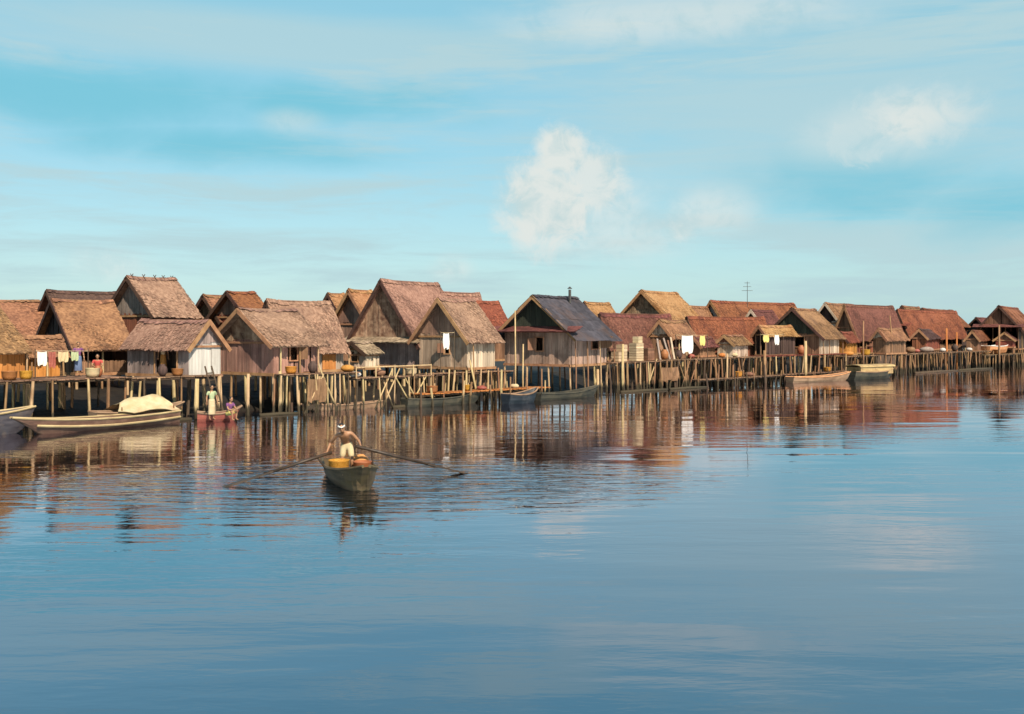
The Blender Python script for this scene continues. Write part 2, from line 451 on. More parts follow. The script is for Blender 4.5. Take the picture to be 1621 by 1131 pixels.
# front row, left to right --------------------------------------------------------
G1 = 'front row of stilt houses along the water'
G2 = 'second row of houses behind the front row'
house('orange walled hut with broad brown thatch cut off by the far left edge', -150, -62, 38, 41.5, 551, 476, a=45, roof='thatch_brown', wall='plank_orange', ohe=.45, ohg=.3, group=G1)
house('low orange plank hut, right beside the hut cut off by the far left edge', 30, 44, 95, 44.2, 551, 530, a=45, roof='thatch_brown', wall='plank_orange', ohe=.4, group=G1)
house('hut with ragged brown thatch and open veranda, left of the grey plank shed', 66, 121, 203, 49, 541, 475, a=48, roof='thatch_brown', wall='plank_brown', gable='plank_dark', open_s=True, half_wall=.55, ohe=.55, ohg=.35, group=G1)
house('grey plank shed with white side panel and dark open doorway, low thatch roof', 202, 299, 349, 46.6, 541, 506, a=32, axis='u', roof='thatch_pink', wall='plank_grey', wall2='whitewash', gable='plank_grey',
      og=((.75, 2.35, 0, 1.3),), ohe=.35, ohg=.3, trim='trim_brown', group=G1)
house('broad hut with pinkish thatch, its plank gable right of the white panelled shed', 347, 433, 505, 48.4, 536, 489, a=36, roof='thatch_pink', wall='plank_mauve', gable='mat_panel', os_=((1.0, 1.5, .6, 1.35),), ohe=.5, ohg=.5, stilt=1.0, trim='trim_brown', group=G1)
hb_, X_, W_, L_, ze_, zr_ = house('long pinkish thatch hut with pale boards and an orange door panel', 405, 452, 543, 51.4, 539, 475, a=42, roof='thatch_pink', wall='plank_pale', wall2='plank_pale', ohe=.45, ohg=.25, stilt=.75, group=G1)
mb = MB(); wall_planks(mb, X_(-.07, L_ * .62, 0), (X_(0, 1, 0) - X_(0, 0, 0)), L_ * .24, 1.93, lambda t: ze_ - .25, X_(-1, 0, 0) - X_(0, 0, 0), (), .5)
mb.build('door', M['plank_orange'], hb_)
house('tallest gable house with mottled matting gable and steep thatch', 557, 663, 742, 58.5, 537, 443, a=32, roof='thatch_pink', wall='plank_grey', gable='mat_panel', ohe=.35, ohg=.4, stilt=1.0, skirt='thatch_grey', group=G1)
house('steep gabled plank house with white washed panel at its right end', 664, 739, 783, 56, 527, 472, a=36, roof='thatch_pink', wall='plank_tan', wall2='plank_pale', gable='plank_mauve', ohe=.5, ohg=.45, stilt=.8, og=((1.2, 1.6, .75, 1.35),), trim='trim_brown', group=G1)
house('wide tan plank house with gable coloured as dark green shade and slate dark iron roof', 799, 902, 960, 60.5, 520, 468, a=34, roof='sheet_iron', wall='plank_tan', gable='gable_shade_green', ohe=.75, ohg=.5, sheet=True, skirt='roof_maroon', og=((1.85, 2.4, .8, 1.6),), os_=((2.6, 3.5, .9, 1.7),), stilt=1.5, trim='trim_brown', group=G1)
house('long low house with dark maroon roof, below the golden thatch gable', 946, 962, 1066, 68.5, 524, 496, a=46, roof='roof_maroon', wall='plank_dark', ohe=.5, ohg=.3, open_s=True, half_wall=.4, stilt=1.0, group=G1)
house('low maroon roofed house behind the hanging white cloth, right of golden thatch', 1082, 1100, 1216, 75.5, 524, 501, a=46, roof='thatch_red', wall='plank_brown', wall2='plank_red', ohe=.5, ohg=.3, os_=((.6, 1.5, .5, 1.4), (3.2, 4.6, .4, 1.4)), stilt=1.2, group=G1)
house('small house with dark gable, orange slatted loft and brown board side', 1216, 1297, 1328, 81.5, 527, 488, a=34, roof='thatch_brown', wall='plank_brown', wall2='plank_pale', gable='gable_shade_green', ohe=.55, ohg=.4, og=((1.2, 2.4, .7, 1.5),), stilt=1.1, stilt_mat='pole_brown', group=G1)
house('maroon roofed house above the yellow cabin boat, facing the water', 1326, 1352, 1425, 92, 515, 482, a=45, roof='roof_maroon', wall='plank_brown', wall2='plank_red', ohe=.6, ohg=.3, os_=((1.0, 2.2, .5, 1.5),), stilt=1.2, stilt_mat='pole_brown', trim='trim_brown', group=G1)
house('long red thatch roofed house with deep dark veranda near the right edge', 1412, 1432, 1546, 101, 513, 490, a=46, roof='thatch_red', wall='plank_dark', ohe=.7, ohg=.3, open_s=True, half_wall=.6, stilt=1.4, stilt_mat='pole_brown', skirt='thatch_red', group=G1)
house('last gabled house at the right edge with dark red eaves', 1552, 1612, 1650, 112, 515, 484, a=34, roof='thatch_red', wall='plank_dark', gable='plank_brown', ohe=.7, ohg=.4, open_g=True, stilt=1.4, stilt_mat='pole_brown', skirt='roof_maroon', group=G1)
house('small tan board lean-to with dark opening left of the tallest gable house', 543, 578, 600, 56.5, 556, 541, a=36, roof='thatch_grey', wall='plank_pale', gable='plank_pale', og=((.5, 1.1, .3, .95),), ohe=.25, ohg=.2, name='shed', group=G1)
house('little dark shed with leaning boards between the crates and the white cloth', 1034, 1058, 1080, 71, 546, 534, a=36, roof='roof_maroon', wall='plank_brown', gable='plank_dark', ohe=.3, ohg=.2, name='shed', group=G1)
house('little reddish shed between the dark gabled house and the maroon roof', 1322, 1340, 1356, 87, 536, 525, a=36, roof='thatch_red', wall='plank_orange', gable='plank_red', ohe=.3, ohg=.2, name='shed', group=G1)
house('narrow brown thatch hut with tan gable squeezed in right of the crates', 1030, 1063, 1098, 70.5, 528, 507, a=34, roof='thatch_brown', wall='plank_brown', gable='plank_pale', ohe=.35, ohg=.3, open_s=True, half_wall=.6, stilt=.9, trim='trim_brown', group=G1)
for lab, a_ in (('low lean-to with gold thatch under the orange slatted loft gable', (1196, 1212, 1258, 79.5, 526, 515, 44, 'thatch_gold', 'plank_dark', None)),
                ('small shed with pale front below the low red thatch house', (1136, 1160, 1184, 74.5, 541, 530, 36, 'thatch_brown', 'plank_pale', 'plank_brown')),
                ('tiny brown shed at the left of the low red thatch house', (1092, 1108, 1132, 72.8, 543, 533, 38, 'roof_maroon', 'plank_brown', 'plank_dark')),
                ('low brown shed in front of the maroon house, right of the cabin boat', (1382, 1402, 1434, 88.5, 533, 520, 38, 'thatch_brown', 'plank_brown', 'plank_pale')),
                ('dark shed left of the middle of the long red veranda', (1444, 1466, 1494, 98, 532, 521, 38, 'thatch_dark', 'plank_red', 'plank_brown')),
                ('brown shed right of the second orange pole', (1530, 1548, 1574, 104, 534, 523, 38, 'thatch_red', 'plank_brown', 'plank_dark')),
                ('low shed behind the orange boat on the quay', (1576, 1604, 1640, 109, 536, 526, 38, 'roof_maroon', 'plank_red', 'plank_brown'))):
    house(lab, *a_[:6], a=a_[6] + U(-9, 9), zf=1.9 + U(-.15, .25), roof=a_[7], wall=a_[8], gable=a_[9], open_g=a_[9] is None, ohe=.3, ohg=.25, name='shed', stilt_mat='pole_brown', trim='trim_brown', group=G1)
# second row -----------------------------------------------------------------------
kw = dict(front=False, zf=2.0, zg=-.3, stilt=1.9, group=G2)
house('wide house with brown thatch roof behind the far left huts', -90, -30, 90, 56, 541, 473, a=46, roof='thatch_brown', wall='plank_red', ohe=.6, **kw)
house('dark roofed house behind the ragged brown thatch hut', 68, 104, 202, 59, 502, 460, a=44, roof='thatch_dark', wall='plank_dark', **kw)
house('tall steep thatch house with pegged ridge and pale gable, above the grey shed', 176, 249, 309, 55, 494, 438, a=34, roof='thatch_pink', wall='plank_red', gable='plank_grey', ohe=.3, pegs=True, **kw)
house('small house with greenish gable just right of the tall pegged thatch', 310, 352, 372, 60, 500, 467, a=34, roof='thatch_brown', wall='plank_brown', gable='mat_panel', **kw)
house('small house with reddish roof peeping over the broad plank gable', 342, 396, 424, 58, 496, 461, a=36, roof='thatch_red', wall='plank_red', gable='plank_mauve', **kw)
house('small gable with purple boards, left of the twin gables before the tallest house', 507, 546, 560, 66, 500, 464, a=34, roof='thatch_gold', wall='plank_brown', gable='cloth_purple', **kw)
house('small golden trimmed gable tucked against the tallest matting gable', 532, 588, 612, 63, 508, 459, a=36, roof='thatch_gold', wall='plank_mauve', gable='plank_mauve', trim='trim_brown', **kw)
house('house with a rounded pink thatch ridge behind the two steep gables', 690, 716, 768, 69, 505, 462, a=44, roof='thatch_pink', wall='plank_brown', **kw)
house('low house with rust coloured ridge between the steep gable and green gable', 735, 765, 800, 68, 508, 476, a=44, roof='thatch_red', wall='plank_brown', **kw)
house('tiny gable peeping out right of the slate dark iron roof', 913, 946, 978, 77, 506, 478, a=36, roof='thatch_gold', wall='plank_mauve', gable='cloth_purple', **kw)
house('golden thatch gable house rising above the long maroon roof', 976, 1064, 1112, 76, 508, 460, a=34, roof='thatch_gold', wall='plank_brown', gable='mat_panel', ohe=.3, trim='thatch_gold', **kw)
house('long ridge house with pale gable strip behind the low maroon roof', 1112, 1146, 1278, 87, 503, 476, a=44, roof='thatch_red', wall='plank_pale', gable='whitewash', trim='thatch_gold', **kw)
house('small hut with pale eave board behind the dark gabled house', 1287, 1330, 1356, 95, 508, 479, a=36, roof='thatch_brown', wall='plank_pale', gable='plank_dark', trim='plank_pale', **kw)
house('low house with red thatch behind the long veranda house', 1436, 1486, 1556, 110, 512, 488, a=36, roof='thatch_red', wall='plank_dark', gable='gable_shade_green', **kw)
house('low dark roof seen in the gap left of the last gabled house', 1528, 1566, 1640, 128, 521, 503, a=44, roof='roof_maroon', wall='plank_dark', **kw)
house('gabled hut with tan front standing between the golden thatch and the long ridge', 1074, 1106, 1134, 84, 512, 484, a=34, roof='thatch_brown', wall='plank_brown', gable='plank_pale', trim='trim_brown', **kw)
house('brown hut with low gable seen over the low red thatch house', 1176, 1208, 1236, 83, 512, 490, a=34, roof='roof_maroon', wall='plank_pale', gable='plank_brown', trim='plank_pale', **kw)
house('hut with orange gable boards left of the maroon house by the cabin boat', 1338, 1372, 1392, 99, 505, 484, a=34, roof='thatch_brown', wall='plank_brown', gable='plank_orange', **kw)
house('brown gable rising over the left end of the long red veranda roof', 1412, 1446, 1470, 108, 506, 484, a=34, roof='thatch_brown', wall='plank_brown', gable='plank_dark', **kw)
house('dark maroon house glimpsed between the two right hand roofs', 1300, 1345, 1375, 101, 510, 489, a=38, roof='roof_maroon', wall='plank_red', **kw)

# ------------------------------------------------------------------ jetties and landing stages
def jetty(label, px0, px1, off, wid, z, mat='pole_pale', rail=0.0, step=.9, over=(0, .0), name='jetty', r=(.04, .075), lean=.16, braces=0, dm='deck'):
    p0, p1 = RP(px0, off), RP(px1, off)
    d = (p1 - p0); L = d.length; d.normalize()
    T = thing(name, label, 'jetty' if name == 'jetty' else name.replace('_', ' '), p0 + d * L / 2 + ROWN * wid / 2)
    mb = MB(); t = 0
    while t < L:
        w = U(.16, .26)
        mb.box(p0 + d * t + V((0, 0, z + U(-.012, .012))) - ROWN * U(0, .12), d * (w - .02), ROWN * (wid + U(0, .15)), V((0, 0, .045)))
        t += w
    mb.build('deck', M[dm], T)
    bm_ = MB()
    for o2 in (.08, wid - .08):
        bm_.tube(p0 + ROWN * o2 + V((0, 0, z - .06)), p1 + ROWN * o2 + V((0, 0, z - .06)), .055, .05)
    bm_.build('bearer', M['pole_dark'], T)
    n = max(2, round(L / step)); k = 0
    for i in range(n + 1):
        for o2 in (.0, wid):
            if k >= 95: break
            q = p0 + d * (L * i / n + U(-.42, .42) * step) + ROWN * (o2 + (-.05 if o2 == 0 else .05))
            top = z + U(*over) if o2 == 0 else z
            s = MB(); rr = U(*r)
            s.tube(q + V((U(-lean, lean), U(-lean, lean), -.6)), q + V((U(-lean, lean) * .4, 0, top)), rr * 1.1, rr * .85, 6, bend=U(-.05, .05))
            s.build('stilt', M[random.choice([mat, mat, mat, 'pole_brown', 'pole_brown', 'pole_dark'] if px0 < 1000 else [mat, 'pole_brown', 'pole_brown', 'pole_dark', 'pole_dark'])], T); k += 1
    if rail:
        rb = MB(); rb.tube(p0 + V((0, 0, z + rail)), p1 + V((0, 0, z + rail + U(-.08, .08))), .035, .03)
        rb.build('rail', M[mat], T)
        for i in range(n + 1):
            if i % 2: continue
            q = p0 + d * (L * i / n)
            s = MB(); s.tube(q + V((0, 0, z)), q + V((0, 0, z + rail + .08)), .035, .03); s.build('rail_post', M[mat], T)
    for i in range(braces):
        q = p0 + d * U(.2, L - 1.4); s = MB(); sg = 1 if i % 2 else -1
        s.tube(q + d * (.6 + .6 * sg) + V((0, 0, -.2)), q + d * (.6 - .6 * sg) + V((0, 0, z + U(0, .5))), .04, .035)
        s.build('brace', M[mat], T)
    return T, p0, p1, d
jetty('long plank jetty on pale posts in front of the left huts', -60, 214, .9, 3.0, 1.88, step=1.0)
jetty('narrow porch jetty under the grey shed doorway', 214, 352, .3, .9, 1.86, step=1.3, mat='pole_pale')
jetty('plank walk on closely set poles below the pale boarded hut', 432, 548, -.9, .8, 1.84, step=.42, braces=2, r=(.035, .06))
jetty('walkway with thin handrail below the tallest gable house', 546, 664, -1.0, .9, 1.55, step=.6, rail=.55, braces=5, mat='pole_pale', r=(.035, .055))
jetty('low landing stage with orange planks below the steep gabled house', 636, 838, -1.6, .9, .62, step=.9, over=(.3, 1.2), name='landing_stage', dm='plank_orange', mat='pole_pale')
jetty('row of stakes and planks under the white panelled house', 662, 800, -.5, .5, 1.6, step=.5, over=(0, .3), r=(.04, .065))
jetty('loading jetty stacked with crates beside the green gabled house', 956, 1034, -.6, 1.4, 1.86, step=.55, braces=1)
jetty('ragged jetty on crooked poles below the maroon roofed house', 1032, 1118, -.5, 1.2, 1.9, step=.55, braces=3, mat='pole_brown', lean=.25)
jetty('low floating walk near the water below the hanging white cloth', 1085, 1215, -1.2, .8, .5, step=.9, over=(.2, 1.4), name='landing_stage', mat='pole_brown', lean=.2)
jetty('brown plank jetty in front of the low red thatch house', 1118, 1199, -.2, 2.6, 1.9, step=.7, braces=2, mat='pole_brown', lean=.2)
jetty('red railed jetty in front of the dark gabled house', 1200, 1328, -.6, 1.3, 1.95, step=.9, rail=.0, mat='pole_pale', dm='plank_red', lean=.2)
jetty('low plank walk below the small dark gabled house', 1215, 1345, -1.4, .7, .55, step=.8, over=(.1, 1.1), name='landing_stage', mat='pole_brown', lean=.2)
jetty('jetty of tangled poles behind the yellow cabin boat', 1330, 1440, -.6, 1.5, 1.7, step=.7, braces=3, mat='pole_brown', lean=.25)
jetty('brown post jetty below the long red veranda house', 1430, 1560, -.6, 1.6, 1.75, step=.8, braces=4, mat='pole_brown', lean=.22)
jetty('solid plank quay at the right edge under the orange boat', 1545, 1680, -1.0, 2.4, 1.35, step=1.0, mat='pole_brown', dm='deck')

# mooring poles: free poles driven into the mud
def pole(label, px, ytop, off, r=.06, mat='pole_pale', lean=(0, 0)):
    q = RP(px, off)
    z = zat(ytop, q.y)
    mb = MB(); tp = V((q.x + lean[0], q.y + lean[1], z))
    mb.path([V((q.x, q.y, -.7)), (V((q.x, q.y, -.7)) * .5 + tp * .5) + V((U(-.04, .04), 0, 0)), tp], [r * 1.1, r, r * .8], 8)
    o = mb.build('mooring_pole', M[mat], origin=(q.x, q.y, 0), smooth=True)
    tag(o, label, 'pole', 'mooring poles standing in the water')
pole('stout pale pole at the right corner of the broad pinkish hut', 438, 588, -.3, .085)
pole('pale pole standing left of the dark gap below the plank gable', 388, 592, -.3, .08)
pole('thick pale post under the white panelled shed', 304, 600, -.5, .11)
pole('tall slim pole left of the green gable house', 808, 492, -.4, .045)
pole('pole just right of the tall slim one at the green gable house', 817, 545, -.6, .05)
pole('yellowish pole at the left corner of the crate jetty', 969, 545, -.9, .08)
pole('short yellow pole below the right half of the green gabled house', 935, 585, -.6, .1)
pole('pale pole near the hanging white cloth', 1133, 560, -1.0, .07)
pole('thick pale pole in front of the red railed jetty', 1250, 540, -1.4, .13)
pole('brown pole at the left end of the red railed jetty', 1192, 555, -1.0, .12, 'pole_brown')
pole('tall brown pole beside the yellow cabin boat, left side', 1353, 508, -.8, .07, 'pole_brown')
pole('brown pole beside the yellow cabin boat, right side', 1404, 500, -.8, .07, 'pole_brown', (-.5, 0))
pole('orange pole before the long red veranda house', 1508, 520, .6, .1, 'plank_orange')
pole('second orange pole, nearer the right edge gable', 1524, 526, .6, .09, 'plank_orange')
pole('greenish brown pole left of the plank quay', 1563, 515, -1.2, .11, 'pole_brown')
pole('leaning pole crossing the walkway left of the steep gable', 606, 578, -1.3, .05, 'pole_pale', (-1.0, 0))
pole('leaning stake beside the steep gable house', 742, 570, -1.0, .06, 'pole_pale', (-.6, 0))

# ladder at the shed
def ladder(label, b0, t0, wid, mat):
    T = thing('ladder', label, 'ladder', b0)
    d = (t0 - b0); sd = d.cross(V((0, 0, 1))).normalized() * wid / 2
    for sg in (-1, 1):
        s = MB(); s.tube(b0 + sd * sg, t0 + sd * sg, .045, .04); s.build('side_rail', M[mat], T)
    n = int(d.length / .32)
    for i in range(1, n):
        s = MB(); q = b0 + d * (i / n); s.tube(q - sd, q + sd, .028); s.build('rung', M[mat], T)
q = RP(338, -.9)
ladder('dark wooden ladder leaning against the white panelled shed', V((q.x, q.y, -.2)), V((q.x - .75, q.y + .3, 2.35)), .45, 'pole_dark')

# ------------------------------------------------------------------ boats
def hull(mb, O, fw, L, B, fb, bow_up=.35, stern_up=.12, bow_w=.16, stern_w=.7, n=18, draft=.18, t=.045, rake=.35):
    """shell: s from stern (0) to bow (L); returns rail points"""
    lt = V((-fw.y, fw.x, 0))
    def half(k):
        x = k
        mid = .45
        if x < mid: return B / 2 * (stern_w + (1 - stern_w) * math.sin(math.pi / 2 * x / mid))
        y = (x - mid) / (1 - mid)
        return B / 2 * (bow_w + (1 - bow_w) * (1 - y ** 2.2))
    def sheer(k): return fb + bow_up * k ** 3.2 + stern_up * (1 - k) ** 3
    def keel(k): return -draft + (draft + fb * .35) * max(0, (k - .8) / .2) ** 2
    outer, inner, railL, railR = [], [], [], []
    for i in range(n + 1):
        k = i / n; h = half(k); zs = sheer(k); zk = keel(k)
        ring_o, ring_i = [], []
        for sg, seq in ((-1, (1, .8, .4, 0)), (1, (.4, .8, 1))):
            for c in seq:
                w = h * (c if c == 1 else (.9 if c == .8 else (.62 if c == .4 else 0)))
                z = zs if c == 1 else (zk + (zs - zk) * .55 if c == .8 else (zk + (zs - zk) * .1 if c == .4 else zk))
                s = L * k - rake * (1 - (z - zk) / (zs - zk)) * (k ** 6)
                ring_o.append(O + fw * s + lt * (w * sg) + V((0, 0, z)))
                w2 = max(0, w - t); z2 = max(z + (0 if c == 1 else t), .04 if c != 1 else z)
                ring_i.append(O + fw * (s - t * k + t * (1 - k)) + lt * (w2 * sg) + V((0, 0, z2)))
        outer.append(ring_o); inner.append(ring_i)
        railR.append(ring_o[0]); railL.append(ring_o[-1])
    vs, fs = [], []
    m = 7
    for r in outer: vs += r
    for r in inner: vs += r
    no = (n + 1) * m
    for i in range(n):
        for j in range(m - 1):
            fs.append((i * m + j, i * m + j + 1, (i + 1) * m + j + 1, (i + 1) * m + j))
            fs.append((no + i * m + j, no + (i + 1) * m + j, no + (i + 1) * m + j + 1, no + i * m + j + 1))
        for j in (0, m - 1):
            fs.append((i * m + j, (i + 1) * m + j, no + (i + 1) * m + j, no + i * m + j))
    for e in (0, n):
        fs.append(tuple(e * m + j for j in range(m)))
        fs.append(tuple(no + e * m + j for j in reversed(range(m))))
        fs.append((e * m, no + e * m, no + e * m + m - 1, e * m + m - 1))
    mb.add(vs, fs)
    return railL, railR, lt, half, sheer

def boat(label, O, fw, L, B, fb, mat, rail_mat, name='boat', thwarts=2, strake=None, cat='boat', **kw):
    O = V((O.x, O.y, 0)); fw = V((fw.x, fw.y, 0)).normalized()
    T = thing(name, label, cat, O + fw * L / 2)
    mb = MB(); rl, rr, lt, half, sheer = hull(mb, O, fw, L, B, fb, **kw)
    hb = mb.build('hull', M[mat], T)
    for r in (rl, rr):
        g = MB(); g.path([p + V((0, 0, .02)) for p in r], .045, 6); g.build('gunwale', M[rail_mat], T)
    if strake:
        for r, sg in ((rl, 1), (rr, -1)):
            g = MB(); g.path([p + lt * (sg * .015) - V((0, 0, fb * .62)) + (O + fw * L / 2 - p).normalized() * .03 for p in r[:-2]], .05, 6); g.build('rubbing_strake', M[strake], T)
    for i in range(thwarts):
        k = .25 + .5 * i / max(1, thwarts - 1)
        w = half(k) - .05; z = sheer(k) - .12
        tb = MB(); tb.box(O + fw * (L * k - .12) - lt * w + V((0, 0, z)), fw * .24, lt * 2 * w, V((0, 0, .04))); tb.build('thwart', M['plank_brown'], T)
    fl = MB(); w = half(.5) * .5
    fl.box(O + fw * (L * .14) - lt * w + V((0, 0, .06)), fw * (L * .5), lt * 2 * w, V((0, 0, .03))); fl.build('floorboards', M['deck'], T)
    return T, lt, half, sheer
# rower's sampan
bow = P(580, 24.3); ang = RAD(20)
fw0 = V((math.sin(ang), -math.cos(ang), 0)); LB = 3.9
O0 = bow - fw0 * LB
sampan, lt0, half0, sheer0 = boat('open wooden sampan rowed towards the viewer in midstream', O0, fw0, LB, 1.22, .37, 'wood_sampan', 'wood_sampan', name='sampan', thwarts=2, bow_up=.3, stern_up=.06, bow_w=.14, draft=.15, rake=.5)
def inb(s, w, z): return O0 + fw0 * s + lt0 * w + V((0, 0, z))

p = at(18, 691, 0); e = at(279, 668, 0)
d = (p - e)
boat('long cream and maroon boat moored at the left jetty', e, d, d.length, 1.25, .38, 'hull_maroon', 'hull_cream', strake='hull_cream', bow_up=.3, stern_up=.1, thwarts=3, stern_w=.5, bow_w=.12, rake=.9)
p2 = at(52, 683, 0); d2 = ROWD
boat('dark grey boat cut off by the left edge', p2 - ROWD * 5.4 - ROWN * .2, ROWD, 5.4, 1.5, .68, 'hull_blue', 'hull_cream', thwarts=2, bow_up=.3)
# boat with tarpaulin
e = RP(145, -.1)
e2 = RP(288, -.1)
d = e2 - e
tb, lt, half, sheer = boat('boat with a cream canvas awning behind the long maroon boat', e, d, d.length, 1.4, .42, 'hull_brown', 'hull_brown', thwarts=1)
fw = d.normalized()
def tarp(T, c, fw, lt, L, W, z0, z1):
    mb = MB(); n, m = 8, 10
    vs, fs = [], []
    for i in range(n + 1):
        for j in range(m + 1):
            x = i / n; y = j / m * 2 - 1
            z = z1 - (z1 - z0) * abs(y) ** .9 + .05 * math.sin(x * 9 + y * 4) - .26 * (abs(x - .62) * 1.8) ** 1.6 * (1 - abs(y)) + U(-.02, .02)
            vs.append(c + fw * ((x - .5) * L * (1 - .3 * (1 - abs(y)))) + lt * (y * W / 2) + V((0, 0, z)))
    for i in range(n):
        for j in range(m):
            q = i * (m + 1) + j
            fs.append((q, q + 1, q + m + 2, q + m + 1))
    vs2 = [p - V((0, 0, .02)) for p in vs]; k = len(vs)
    mb.add(vs + vs2, fs + [tuple(a + k for a in reversed(f)) for f in fs])
    mb.build('awning', M['canvas'], T, smooth=True)
    for sx in (-.42, .42):
        for sy in (-.42, .42):
            s = MB(); q = c + fw * (sx * L) + lt * (sy * W); s.tube(V((q.x, q.y, .1)), V((q.x, q.y, z0 + .18)), .03); s.build('awning_pole', M['pole_brown'], T)
tarp(tb, (e + e2) / 2 + fw * .1, fw, lt, 2.7, 1.7, .56, 1.18)
e = at(312, 667, 0)
boat('small red boat below the white panelled shed', e, at(383, 665, 0) - e, (at(383, 665, 0) - e).length, .95, .26, 'hull_red', 'hull_brown', thwarts=2)
e = at(476, 652, 0)
boat('slender brown canoe lying below the plank walk', at(606, 645, 0), e - at(606, 645, 0), (e - at(606, 645, 0)).length, .8, .2, 'hull_brown', 'hull_brown', name='canoe', cat='canoe', thwarts=2, bow_up=.15, bow_w=.05, stern_w=.3)
e = at(800, 640, 0); f_ = at(850, 636, 0)
boat('black blue boat tied right of the orange landing stage', e, f_ - e, (f_ - e).length, 1.0, .42, 'hull_black', 'hull_brown', thwarts=1)
e = at(850, 634, 0); f_ = at(946, 627, 0)
boat('low dark brown boat below the green gabled house', e, f_ - e, (f_ - e).length, 1.0, .26, 'hull_dark', 'hull_dark', thwarts=2)
e = at(640, 645, 0); f_ = at(762, 637, 0)
boat('dark green dugout under the orange landing stage', e, f_ - e, (f_ - e).length, .9, .3, 'hull_dark', 'hull_dark', name='canoe', cat='canoe', thwarts=2)
# cabin boat
e = at(1345, 601, 0); f_ = at(1412, 598, 0); d = f_ - e
cb, lt, half, sheer = boat('dark hulled boat with a yellow cabin, moored on the right', e, d, d.length, 1.7, .5, 'hull_dark', 'hull_brown', thwarts=1, bow_up=.25)
fw = d.normalized(); mid = V((e.x, e.y, 0)) + fw * d.length * .48
mb = MB(); mb.box(mid - fw * d.length * .38 - lt * .65 + V((0, 0, .4)), fw * d.length * .76, lt * 1.3, V((0, 0, .58)))
mb.build('cabin', M['cabin_yellow'], cb)
mb = MB()
n = 10
for i in range(n):
    a0, a1 = math.pi * i / n, math.pi * (i + 1) / n
    A0 = lt * (math.cos(a0) * .75) + V((0, 0, .97 + .16 * math.sin(a0))); A1 = lt * (math.cos(a1) * .75) + V((0, 0, .97 + .16 * math.sin(a1)))
    b0 = mid - fw * d.length * .41
    mb.hexa([b0 + A0, b0 + A0 + fw * d.length * .82, b0 + A1 + fw * d.length * .82, b0 + A1, b0 + A0 + V((0, 0, .05)), b0 + A0 + fw * d.length * .82 + V((0, 0, .05)), b0 + A1 + fw * d.length * .82 + V((0, 0, .05)), b0 + A1 + V((0, 0, .05))])
mb.build('cabin_roof', M['cabin_yellow'], cb)
e = at(1250, 606, 0); f_ = at(1345, 602, 0)
boat('brown flat boat low in the water left of the yellow cabin boat', e, f_ - e, (f_ - e).length, 1.2, .3, 'hull_brown', 'hull_orange', thwarts=2)
# orange boat pulled up on the quay
O = RP(1566, .4); T, lt, half, sheer = boat('orange boat hauled up on the plank quay at the right edge', O, ROWD, 6.0, 1.5, .55, 'hull_orange', 'cloth_white', thwarts=2)
T.location.z = 1.60

